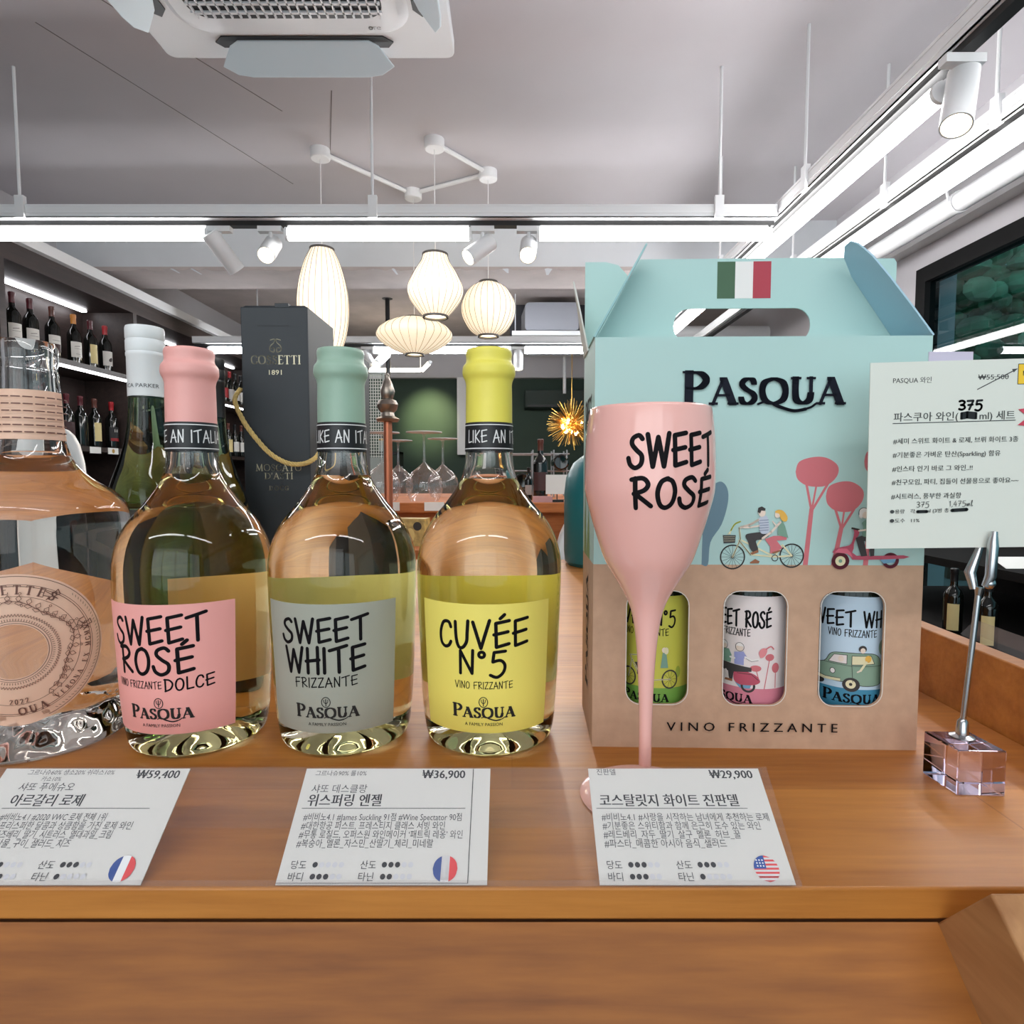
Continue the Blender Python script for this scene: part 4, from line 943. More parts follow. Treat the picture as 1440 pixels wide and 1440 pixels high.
def frizzante(label, x, y, glass, cap_c, lab_c, a0, fill, kind):
    t = thing('wine_bottle', label, 'wine bottle', (x,y,T), 0, 'round-shouldered bottles in a row')
    rf = rprof(PBS)
    inner = [(.0115,.2745),(.0120,.226),(.0128,.206)] + ([(.0138,.197)] if fill < .197 else []) + [(rf(fill)-.0035, fill), (0,fill)]
    lat(PBS+inner, 96).build('glass_body', glass, t, smooth=60)
    capm = mat(kind+'_wax', cap_c, .42, noise=.02, nscale=60, bump=.06)
    cp = [(.0164,.2262),(.0167,.2262),(.0166,.240),(.0164,.254),(.0170,.257),(.0186,.2605),(.0189,.2635),(.0184,.267),(.0166,.2695),(.0162,.2725),(.0165,.2765),(.0158,.2787),(.012,.2795),(0,.2795)]
    lat(smooth_prof(cp, 3, 12, 3), 64).build('wax_capsule', capm, t, smooth=60)
    bm_ = mat('neck_band_black', (22,22,26), .45)
    bd = lat([(.0170,.2068),(.0174,.2068),(.01705,.2268),(.0167,.2268)], 64).build('neck_band', bm_, t)
    wm = mat('neck_band_white', (226,226,226), .5)
    k = .0172
    a = Art(lambda u,v,n: ((.0174-.00035*v/.02+n)*math.sin(a0*.8+u/k), -(.0174-.00035*v/.02+n)*math.cos(a0*.8+u/k), .2068+v), cut=.002)
    for v in (.0014,.0178): a.rect(wm, -.038,v,.038,v+.0007,48)
    dx = {'rose':-.0255,'white':-.0195,'cuvee':-.0155}[kind]
    a.hand(wm, 'LIKE AN ITALIAN', dx, .0058, .0084, width=.062, w=.1)
    a.build('band_lettering', bd)
    lm = mat(kind+'_label', lab_c, .5)
    z0, z1, hw = .0195, .1065, .048
    f = cmap(rf, 0, a0)
    lb = MB().grid(lambda u,v: f((u-.5)*2*hw, z0+(z1-z0)*v, .00025), 40, 10).build('front_label', lm, t, smooth=80)
    a = Art(cmap(rf, z0, a0), 3e-5, .00034, .003)
    if kind == 'cuvee':
        a.hand(ink, 'CUVÉE', -.031, .057, .0175, width=.060, w=.13, slant=.03)
        a.hand(ink, 'N°5', -.017, .0405, .0152, width=.031, w=.14)
        a.hand(ink, 'VINO FRIZZANTE', -.020, .0305, .0047, width=.039, w=.11)
    elif kind == 'white':
        a.hand(ink, 'SWEET', -.031, .0605, .0155, width=.058, w=.14, slant=.04)
        a.hand(ink, 'WHITE', -.029, .0405, .0165, width=.054, w=.14, slant=.03)
        a.hand(ink, 'FRIZZANTE', -.022, .0310, .0065, width=.042, w=.12, slant=.03)
    else:
        a.hand(ink, 'SWEET', -.034, .0595, .0175, width=.064, w=.13, slant=.05)
        a.hand(ink, 'ROSÉ', -.030, .0405, .0175, width=.052, w=.14, slant=.02)
        a.hand(ink, 'VINO FRIZZANTE', -.034, .0312, .0048, width=.036, w=.11)
        a.hand(ink, 'DOLCE', .004, .0296, .0080, width=.030, w=.14, slant=.05)
    dk = mat('label_black', (34,30,30), .5)
    emblem(a, dk, -.0006, .0215, .0034)
    pasqua(a, dk, -.0222, .0108, .043)
    a.text(dk, 'A FAMILY PASSION', -.0006, .0052, width=.026, align='c')
    a.build('label_lettering', lb)
    # back label wraps the far side
    bl = mat(kind+'_back_label', {'rose':(222,180,120),'white':(226,214,150),'cuvee':(232,216,96)}[kind], .6)
    fb_ = cmap(rf, 0, a0+PI*.93)
    MB().grid(lambda u,v: fb_((u-.5)*.09, .030+.082*v, .00025), 30, 8).build('back_label', bl, t, smooth=80)
    return t
frizzante('pink capped wine bottle with a pink label lettered in black', -.2295, .441, wine_p, (238,172,166), (246,172,166), math.radians(-1), .1905, 'rose')
frizzante('sage green capped wine bottle with a grey label', -.1225, .443, wine_w, (150,180,162), (164,166,154), math.radians(1), .1895, 'white')
frizzante('yellow capped wine bottle with a yellow label', -.0165, .443, wine_w, (238,226,96), (244,228,112), math.radians(-2), .1870, 'cuvee')

# broad rosé bottle at the left edge
LB = [(0,.012),(.03,.010),(.046,.001),(.052,0),(.0565,.003),(.0592,.010),(.0585,.016),(.0555,.024),(.0535,.029),(.0552,.036),(.0582,.052),(.0597,.075),(.0600,.11),(.0600,.145),(.0592,.158),(.0567,.169),(.0493,.178),(.0363,.187),(.0258,.1987),(.0208,.213),(.0193,.225),(.0186,.248),(.0180,.262),(.0170,.266),(.0184,.270),(.0182,.281),(.0165,.284)]
LBS = smooth_prof(LB, 4, 22)
lrose = glass_solid('pale_rose_in_glass', (.92,.82,.70), 4.0, 1.42, bump=0.0)
t = thing('wine_bottle', 'broad pale rosé bottle with a ring-shaped pink label, cut by the left edge', 'wine bottle', (-.345,.441,T))
inner = [(.0125,.284),(.0130,.255),(.0150,.225),(.0175,.207),(.0178,.203),(0,.203)]
mb = MB(); mb.lathe(LBS+inner, 112)
rr = random.Random(2)
for i, (x,y,z) in enumerate(mb.v):      # moulded ripples round the foot
    q = math.hypot(x,y)
    if .002 < z < .034 and q > .05:
        an = math.atan2(y,x); k = 1+.022*math.sin(an*13+z*190)*math.sin(PI*z/.036)+.012*math.sin(an*29-z*300)*math.sin(PI*z/.036)
        mb.v[i] = (x*k, y*k, z)
mb.build('glass_body', lrose, t, smooth=60)
ll = mat('ring_label_pink', (232,192,168), .55); lk = mat('ring_label_ink', (112,74,64), .6)
rfL = rprof(LBS)
nb = lat([(.0206,.2147),(.0209,.2147),(.01965,.2265),(.0188,.249),(.0185,.249)], 56).build('neck_label', ll, t)
a = Art(lambda u,v,n: ((.0211-.0022*min(1,max(0,v/.034))+n)*math.sin(.62+u/.0195), -(.0211-.0022*min(1,max(0,v/.034))+n)*math.cos(.62+u/.0195), .2147+v), cut=.002)
for k in range(6):
    v = .005+.0048*k
    for j in range(9): a.line(lk, [(-.026+j*.006,v),(-.0218+j*.006,v)], .0009)
a.build('neck_label_print', nb)
ac0 = math.radians(24.5); R0, R1 = .0178, .0504
fL = lambda u,v,n: ((rfL(.0765+v)+n)*math.sin(ac0+u/.0600), -(rfL(.0765+v)+n)*math.cos(ac0+u/.0600), .0765+v)
def ringpt(u,v):
    r = R0+(R1-R0)*v; an = 2*PI*u; return fL(r*math.cos(an), r*math.sin(an), .00025)
lb = MB().grid(ringpt, 96, 8).build('ring_label', ll, t, smooth=80)
a = Art(fL, 3e-5, .00033, .003)
for r, w_ in ((.0186,.0004),(.0200,.0003),(.0360,.0003),(.0425,.0004),(.0437,.0003),(.0490,.0004)): a._stroke(lk, ell(0,0,r,r,n=72), w_)
a.up()
def arc_text(txt, r, a_mid, h, span, inward=False, kind='s'):
    n_ = len(txt)
    for i, c in enumerate(txt):
        if c == ' ': continue
        an = a_mid + (span*((i+.5)/n_-.5))*(1 if inward else -1)
        up = Vector((math.cos(an), math.sin(an)))*(-1 if inward else 1); ri = Vector((up.y, -up.x))
        o_ = Vector((math.cos(an), math.sin(an)))*r
        a.warp = lambda u,v,o_=o_,ri=ri,up=up: tuple(o_+ri*u+up*v)
        w_ = SER[c][0]*h
        a.serif(lk, c, -w_/2, 0, h, nib=(.2,.07)); a.warp = None
arc_text('ETTES', .0375, math.radians(76), .0058, math.radians(46))
arc_text('VERONA EX MCMXXI', .0418, math.radians(-16), .0030, math.radians(86), True)
arc_text('QUA', .0432, math.radians(-78), .0052, math.radians(26), True)
arc_text('2022', .0352, math.radians(-88), .0034, math.radians(20), True)
for i in range(56):      # tiny legend ring and saw-tooth ring
    an = -1.9+3.7*i/55; c_, s_ = math.cos(an), math.sin(an)
    a._stroke(lk, [(.0205*c_,.0205*s_),(.0217*c_,.0217*s_)], .00035)
    a._stroke(lk, [(.0232*c_,.0232*s_),(.0248*math.cos(an+.03),.0248*math.sin(an+.03)),(.0232*math.cos(an+.06),.0232*math.sin(an+.06))], .0003)
a.up()
rr = random.Random(4)
a._stroke(lk, [( (.031+.002*math.sin(q*5))*math.cos(q), (.031+.002*math.sin(q*5))*math.sin(q)) for q in [(-1.0+2.7*i/40) for i in range(41)]], .0004)
for i in range(34):      # leafy wreath
    an = -1.0+2.7*i/33; r = .031+.002*math.sin(an*5); sgn = 1 if i % 2 else -1
    p = Vector((r*math.cos(an), r*math.sin(an))); d = Vector((math.cos(an+.9*sgn+.8), math.sin(an+.9*sgn+.8)))*.0042; nn = Vector((-d.y,d.x))*.34
    a._stroke(lk, [tuple(p),tuple(p+d*.5+nn),tuple(p+d),tuple(p+d*.5-nn),tuple(p)], .00032)
    if i % 3 == 0: a._stroke(lk, ell(p.x+d.x*1.3,p.y+d.y*1.3,.0007,.0007,n=8), .0003)
for cx,cy_ in ((.021,.0352),(.0385,.0125)):      # butterflies
    for sx in (-1,1): a._stroke(lk, [(cx,cy_),(cx+.0035*sx,cy_+.003),(cx+.0045*sx,cy_),(cx+.0012*sx,cy_-.0012),(cx+.003*sx,cy_-.003),(cx,cy_-.001)], .0005)
a.up()
for i in range(40):
    an = -1.1+1.9*i/39
    a._stroke(lk, [(.0462*math.cos(an),.0462*math.sin(an)),(.0472*math.cos(an+.02),.0472*math.sin(an+.02))], .0003)
a.up()
a.build('label_print', lb)

# two dark green bottles behind
BG = [(0,.014),(.02,.012),(.03,.001),(.034,0),(.0372,.004),(.038,.012),(.038,.150),(.0372,.165),(.033,.185),(.026,.205),(.0195,.228),(.0165,.250),(.0155,.268),(.0152,.30),(.0152,.3255),(.012,.327)]
BGS = smooth_prof(BG, 5, 14)
gg = glass_solid('green_bottle_glass', (.30,.48,.16), 62.0, 1.42)
gd = mat('dark_green_gloss', (10,18,12), .06, spec=.7)
def screw_bottle(label, x, y, capm, txt=None, k=1.0):
    t = thing('wine_bottle', label, 'wine bottle', (x,y,T), 0, 'dark screw-capped bottles behind the row')
    lat(BGS+[(0,.327)], 64).build('glass_body', gg, t, smooth=60)
    cp = [(.0157,.266),(.0162,.266),(.0161,.302),(.0166,.303),(.0166,.3055),(.0161,.3065),(.0166,.308),(.0166,.3165),(.0160,.3178),(.0166,.319),(.0166,.3275),(.0160,.3295),(.0100,.3305),(0,.3305)]
    c = lat(cp, 64).build('screw_cap', capm, t)
    if txt:
        a = Art(lambda u,v,n: ((.01625+n)*math.sin(u/.0162), -(.01625+n)*math.cos(u/.0162), .2735+v), cut=.002)
        a.text(mat('print_grey'), txt, .0040, 0, width=.031, size=.005, align='c'); a.build('cap_lettering', c)
    t.scale = (.95,.95,k)
    return t
screw_bottle('dark green wine bottle with a white screw cap, left of the pink cap', -.331, .560, mat('white_cap',(224,228,230),.35), 'ICA PARKER', .978)
screw_bottle('dark bottle with a grey screw cap half hidden behind the pink cap', -.3105, .632, mat('dark_cap',(64,62,62),.4,.6), None, .935)

# ------------------------------------------------------------------ black gift box with gold rope, and one behind
bk = mat('black_card', (38,44,50), .55, noise=.05, nscale=30)
gf = mat('gold_foil', (196,188,160), .35, .5)
gb = thing('gift_box', 'tall black wine gift box with gold lettering and a rope handle', 'gift box', (-.297,.68,T))
W_, D_, H_ = .0735, .098, .3735
bx(0,0,0,W_,D_,H_).build('carton', bk, gb, bevel=.0012)
MB().quadprism([(.002,.002,H_),(W_-.002,.002,H_),(W_-.002,D_-.002,H_),(.002,D_-.002,H_)],[(.004,.004,H_+.002),(W_-.004,.004,H_+.002),(W_-.004,D_-.004,H_+.002),(.004,D_-.004,H_+.002)]).build('lid_flap', bk, gb)
bx(W_*.52,-.0005,H_-.001,W_*.72,.012,H_+.0035).build('lid_tab', bk, gb)
a = Art(lambda u,v,n: (u,-n,v))
a.serif(gf, 'COSSETTI', .0105, .3115, .0095, width=.0545, nib=(.15,.05))
a.text(gf, '1891', .0300, .3000, size=.0075, width=.0140)
for sx in (-1,1):
    a._stroke(gf, spline([(.0378+sx*.0055,.3375),(.0378+sx*.001,.3385),(.0378+sx*.0015,.335),(.0378+sx*.0055,.331),(.0378+sx*.006,.3265),(.0378+sx*.002,.3245),(.0378+sx*.0015,.3285),(.0378+sx*.004,.329)]), .0009)
a.up()
a.serif(gf, 'MOSCATO', .0130, .1945, .0075, width=.0505, nib=(.13,.05))
a.serif(gf, "D'ASTI", .0225, .1855, .0070, width=.0315, nib=(.13,.05))
a.serif(gf, 'DOCG', .0275, .1730, .0050, width=.0215, nib=(.13,.06), gap=.3)
dl = mat('crease_dark', (20,24,28), .6)
for u0,u1 in ((.019,.0215),(.0505,.053)): a.line(dl, [(u0,.3530),(u1,.3530)], .0006)
a.line(dl, [(.020,.353),(.052,.353)], .0003)
a.build('gold_lettering', gb)
# plaited rope: three strands round a hanging curve from one side face to the front corner
cv = [(-.006,.010,.286),(-.0065,-.004,.272),(.002,-.007,.252),(.016,-.009,.232),(.034,-.011,.213),(.052,-.011,.203),(.068,-.011,.202),(.079,-.007,.207),(.081,.01,.217),(.0795,.03,.24)]
def spline3(P, k=10):
    out = []
    for i in range(len(P)-1):
        p0,p1,p2,p3 = (Vector(P[max(i-1,0)]),Vector(P[i]),Vector(P[i+1]),Vector(P[min(i+2,len(P)-1)]))
        for j in range(k):
            q = j/k; out.append(.5*((2*p1)+(p2-p0)*q+(2*p0-5*p1+4*p2-p3)*q*q+(3*p1-p0-3*p2+p3)*q**3))
    out.append(Vector(P[-1])); return out
C3 = spline3(cv, 14); mb = MB()
for s_ in range(4):
    pts = []
    for i, p in enumerate(C3):
        tg = (C3[min(i+1,len(C3)-1)]-C3[max(i-1,0)]).normalized(); n1 = tg.cross(Vector((0,1,0))).normalized(); n2 = tg.cross(n1)
        q = i*.55+s_*PI/2; pts.append(p+n1*.0016*math.cos(q)+n2*.0012*math.sin(q))
    mb.tube(pts, .0012, 6)
mb.build('rope_handle', mat('gold_rope',(206,178,112),.6,noise=.15,nscale=300), gb)
gb2 = thing('gift_box', 'second dark gift box peeking out behind the black one', 'gift box', (-.292,.85,T))
bx(0,0,0,.075,.09,.361).build('carton', bk, gb2, bevel=.001); bx(.01,.01,.361,.065,.08,.3635).build('lid_flap', bk, gb2)

# ------------------------------------------------------------------ blue and kraft carrier box with three small bottles
kraft = mat('kraft_board', (196,160,134), .8, noise=.07, nscale=90, bump=.05)
teal = mat('box_teal_print', (178,210,207), .55, spec=.3); teal_d = mat('box_teal_inside', (152,194,198), .55)
cb = thing('carrier_box', 'pale blue and kraft carrier box with three windows and a handle', 'carrier box', (.056,.418,T), math.radians(-1.5))
BW, BH, BD = .2235, .2825, .078; tk = .0012
k_ = .222/457
def PX(x,y): return ((x-833)*k_, (1052-y)*k_)
wins = [rrect(*PX(880,988), *PX(968,824), .0105), rrect(*PX(1017,988), *PX(1106,824), .0105), rrect(*PX(1152,988), *PX(1241,824), .0105)]
fp = plate([(0,0),(BW,0),(BW,BH),(0,BH)], wins, tk, lambda u,v,n: (u, tk/2+n, v)).build('front_panel', kraft, cb, smooth=0)
bx(0,tk,0,tk,BD,BH).build('left_side', kraft, cb, smooth=0); bx(BW-tk,tk,0,BW,BD,BH).build('right_side', kraft, cb, smooth=0)
bx(tk,BD-tk,0,BW-tk,BD,BH).build('back_panel', kraft, cb, smooth=0); bx(tk,tk,.0002,BW-tk,BD-tk,tk).build('base_panel', kraft, cb, smooth=0)
bx(tk,tk,BH-tk,BW-tk,BD-tk,BH).build('roof_panel', teal, cb, smooth=0)
# side print
a = Art(lambda u,v,n: (-n,BD-u,v))
vb = (1052-787)*k_
a.rect(teal, 0,vb,BD,BH)
aw = a.warp; a.warp = lambda u,v: (.058-v, .03+u)
pasqua(a, ink, 0, .014, .085); a.warp = None
a.poly(mat('side_leaf',(120,150,92),.6), [(.01,vb),(.02,vb+.05),(.03,vb),(.045,vb+.04),(.055,vb)])
a.hand(ink, 'SWEET', .016, .225, .02, width=.045, w=.12); a.hand(ink, 'ROSÉ', .02, .200, .017, width=.036, w=.12)
a.build('side_print', cb)
# front print
a = Art(lambda u,v,n: (u,-n,v), 2e-5, 6e-5)
a.rect(teal, 0,vb,BW,BH)
bl = mat('print_slate',(104,134,150),.6); pk = mat('print_rose',(206,112,120),.6); pkd = mat('print_rose_dark',(184,78,100),.6)
prin = {k: mat('print_'+k, v, .6) for k,v in dict(skin=(232,214,200), hair=(52,48,48), blond=(226,176,78), trousers=(60,56,58), sage=(120,158,140), cream=(226,218,180), basket=(62,62,64), shirt=(190,198,214), brown=(150,96,66), sky=(110,160,190), lav=(150,156,208), white=(236,232,230), maroon=(120,44,62), lime=(196,196,74), green=(116,160,72), paleblue=(186,210,228), blue=(62,132,164), carg=(132,160,140), pinkw=(232,222,220), rosebd=(214,128,146)).items()}
a.frame((0-833)*k_, 1052*k_, k_, -k_)
# slate shade of a parasol pine behind the glass
a.poly(bl, spline([(985,787),(994,787),(997,755),(1012,730),(1020,700),(1019,680),(1010,670),(998,676),(990,690),(985,730)],4)[:-1])
def pine(cx, top, bot, w_, foot, trunk):
    h = bot-top
    a.poly(pk, spline([(cx-w_*.5,top+h*.5),(cx-w_*.42,top+h*.16),(cx-.1*w_,top),(cx+.22*w_,top+.03*h),(cx+w_*.48,top+h*.3),(cx+w_*.46,top+h*.68),(cx+.2*w_,bot),(cx-.2*w_,bot),(cx-w_*.44,top+h*.78),(cx-w_*.5,top+h*.5)],5)[:-1])
    j = bot+(787-bot)*.28
    a.poly(pk, [(trunk-3,j),(trunk+3,j),(foot+4,787),(foot-3,787)])
    for dx in (-.24,0,.26): a.line(pk, [(cx+dx*w_,bot-3),(trunk,j+4)], 3.4 if dx else 2.6)
pine(1142,636,676,59,1129,1136); pine(1181,670,711,52,1168,1178); pine(1224,624,660,36,1212,1218)
# tandem riders
a.frame((980-833)*k_, (1052-690)*k_, k_/4.8, -k_/4.8)
def wheel(cx, cy_, r, w_=9, c=None, spokes=16):
    a._stroke(c or prin['hair'], [a._p(p) for p in ell(cx,cy_,r,r,n=30)], w_*abs(a.F[2])); a.up()
    for i in range(spokes): a._stroke(prin['basket'], [a._p((cx,cy_)), a._p((cx+r*math.cos(2*PI*i/spokes),cy_+r*math.sin(2*PI*i/spokes)))], 2*abs(a.F[2]))
    a.up(); a.disc(prin['hair'], cx,cy_,9)
wheel(230,412,80); wheel(624,402,78)
for p in ([(230,412),(280,290),(270,215)],[(270,300),(350,395),(510,410),(624,402)],[(290,300),(490,400)],[(350,395),(420,290)],[(510,410),(560,330),(624,402)]): a.line(prin['cream'], p, 11); 
for p in ([(230,412),(280,290),(268,215),(300,215)],[(272,302),(352,400)]): a.line(prin['basket'], p, 4)
a._stroke(prin['basket'], [a._p(p) for p in ell(512,418,20,20)], 5*abs(a.F[2])); a.up()
a.poly(prin['basket'], [(162,264),(248,264),(244,316),(168,320)]); 
for q in (276,290,304): a.line(prin['cream'], [(168,q),(242,q-1)], 2)
a.poly(prin['cream'], [(190,260),(215,230),(212,258)]); a.line(prin['lime'], [(215,232),(240,190),(276,172)], 9, True)
a.poly(prin['trousers'], spline([(440,240),(350,250),(312,265),(330,310),(345,355),(375,385),(398,360),(388,325),(385,300),(430,290),(470,265),(440,240)],4)[:-1])
a.poly(pk, [(440,290),(500,268),(590,270),(585,295),(520,300),(560,350),(500,386),(478,388),(478,340)])
a.poly(prin['brown'], [(345,385),(398,362),(402,380),(360,396)]); a.poly(prin['brown'], [(345,448),(380,425),(410,440),(405,455),(348,456)])
a.poly(prin['brown'], [(490,380),(545,362),(548,372),(500,390)])
a.poly(prin['shirt'], spline([(395,150),(430,130),(458,150),(470,240),(430,255),(408,240),(400,190),(395,150)],4)[:-1])
for q in range(5): a.line(mat('print_stripe',(110,122,150),.6), [(402,165+q*17),(462,160+q*17)], 4)
a.line(prin['skin'], [(395,160),(345,190),(278,212)], 15, True); a.line(prin['skin'], [(400,200),(340,212),(290,212)], 11)
a.poly(prin['skin'], ell(418,112,24,28)[:-1]); a.poly(prin['hair'], [(388,108),(392,80),(415,70),(440,84),(438,100),(412,98),(405,118)])
a.poly(prin['sage'], [(530,178),(552,165),(572,200),(596,282),(524,262)])
a.line(prin['skin'], [(540,176),(480,245),(425,285)], 15); a.line(prin['skin'], [(535,175),(520,205),(488,170)], 9)
a.poly(prin['skin'], ell(520,124,18,24)[:-1]); a.poly(prin['blond'], spline([(505,100),(530,92),(560,102),(586,140),(582,168),(560,170),(540,150),(530,120),(505,112),(505,100)],4)[:-1])
# scooter rider
def scooter(rider=True):
    a._stroke(prin['maroon'], [a._p(p) for p in ell(945,436,46,44,n=28)], 26*abs(a.F[2])); a.up(); a.disc(prin['cream'],945,436,34,33); a.disc(prin['sage'],945,436,12,12)
    a._stroke(prin['maroon'], [a._p(p) for p in ell(1276,432,44,42,n=28)], 22*abs(a.F[2])); a.up()
    a.poly(prin['sky'], [(1200,420),(1320,405),(1300,445),(1230,452)])
    a.poly(pkd, spline([(890,380),(905,355),(945,342),(1000,330),(1020,300),(1030,240),(1020,215),(1060,225),(1060,260),(1035,300),(1030,350),(1050,400),(1360,396),(1364,418),(1060,428),(1020,420),(990,385),(890,382)],2)[:-1])
    a.poly(mat('print_rose_lt',(220,110,132),.6), [(905,378),(930,352),(985,352),(1010,378),(1025,412),(985,386)])
    a.line(prin['hair'], [(1015,215),(1060,225)], 12)
scooter()
a.poly(prin['trousers'], [(1040,280),(1080,265),(1166,262),(1166,400),(1140,405),(1130,310),(1095,300),(1120,400),(1080,405),(1055,330)])
a.poly(prin['sage'], spline([(1078,180),(1100,160),(1140,160),(1152,200),(1148,262),(1085,268),(1088,210),(1078,180)],4)[:-1])
a.line(prin['skin'], [(1140,205),(1110,225),(1060,232)], 12); a.disc(prin['skin'],1098,118,24,32); a.poly(prin['white'], spline([(1056,125),(1058,95),(1082,78),(1112,86),(1118,108),(1095,104),(1080,120),(1078,148),(1062,145),(1056,125)],4)[:-1])
a._stroke(prin['hair'], [a._p(p) for p in spline([(1056,125),(1058,95),(1082,78),(1112,86),(1118,108)],4)], 4*abs(a.F[2])); a.up()
a.frame()
a.frame()
for ring in wins:
    a._stroke(mat('cut_edge',(226,220,212),.8), ring+ring[:1], .0006)
a.up()
pasqua(a, mat('wordmark_ink',(26,28,40),.6,spec=.12), PX(955,562)[0], PX(955,563)[1], 218*k_)
u0, v0 = PX(939,1026); a.text(ink, 'V I N O   F R I Z Z A N T E', u0, v0, size=.0088, width=241*k_, bold=.01)
a.build('front_print', cb)
# handle board with hole and flag, side wings, rear tabs
hy = .040
hp = plate([(.0,BH-.002),(BW,BH-.002),(.198,.347),(.036,.347)], [rrect(.0615,.287,.1605,.3115,.0115)], tk, lambda u,v,n: (u, hy+n, v)).build('handle_panel', teal, cb, smooth=0)
a = Art(lambda u,v,n: (u, hy-tk/2-n, v))
for m_, x in ((mat('flag_green_ital',(66,98,72),.6),0),(prin['white'],1),(mat('flag_red_ital',(176,58,74),.6),2)): a.rect(m_, .0925+.0129*x,.3185,.0925+.0129*(x+1),.3448)
a.build('flag_print', hp)
def sheetpoly(name, pts, m, nrm):
    nv = Vector(nrm).normalized()*tk
    return MB().quadprism([tuple(Vector(p)) for p in pts],[tuple(Vector(p)+nv) for p in pts]).build(name, m, cb, smooth=0)
sheetpoly('left_wing', [(.56*(z-BH), y, z) for y,z in ((0,BH),(.038,BH),(.038,.336),(.034,.345),(.028,.3475),(.012,.3480),(.006,.345))], teal_d, (-.8,0,.5))
sheetpoly('right_wing', [(BW-.7*(z-BH), y, z) for y,z in ((0,BH),(.0015,.302),(.004,.322),(.007,.337),(.012,.3465),(.018,.3505),(.026,.350),(.033,.345),(.038,.333),(.038,BH))], mat('box_pale_blue',(170,204,222),.5), (.8,0,.5))
tabp = [(0,BH),(.036,BH),(.036,.335),(.033,.348),(.026,.3555),(.016,.358),(0,.358)]
sheetpoly('rear_tab', [(p[0]-.0,BD,p[1]) for p in tabp], teal, (0,-1,0))
sheetpoly('rear_tab', [(.19,.052,BH),(.2275,.052,BH),(.2275,.052,.347),(.2255,.052,.350),(.19,.052,.350)], teal, (0,-1,0))
sheetpoly('side_flap', [(-.001,.045,BH),(-.001,.075,BH),(-.006,.072,.315),(-.010,.066,.338),(-.011,.060,.338),(-.006,.050,.31)], mat('board_edge',(206,206,200),.7), (1,0,.1))

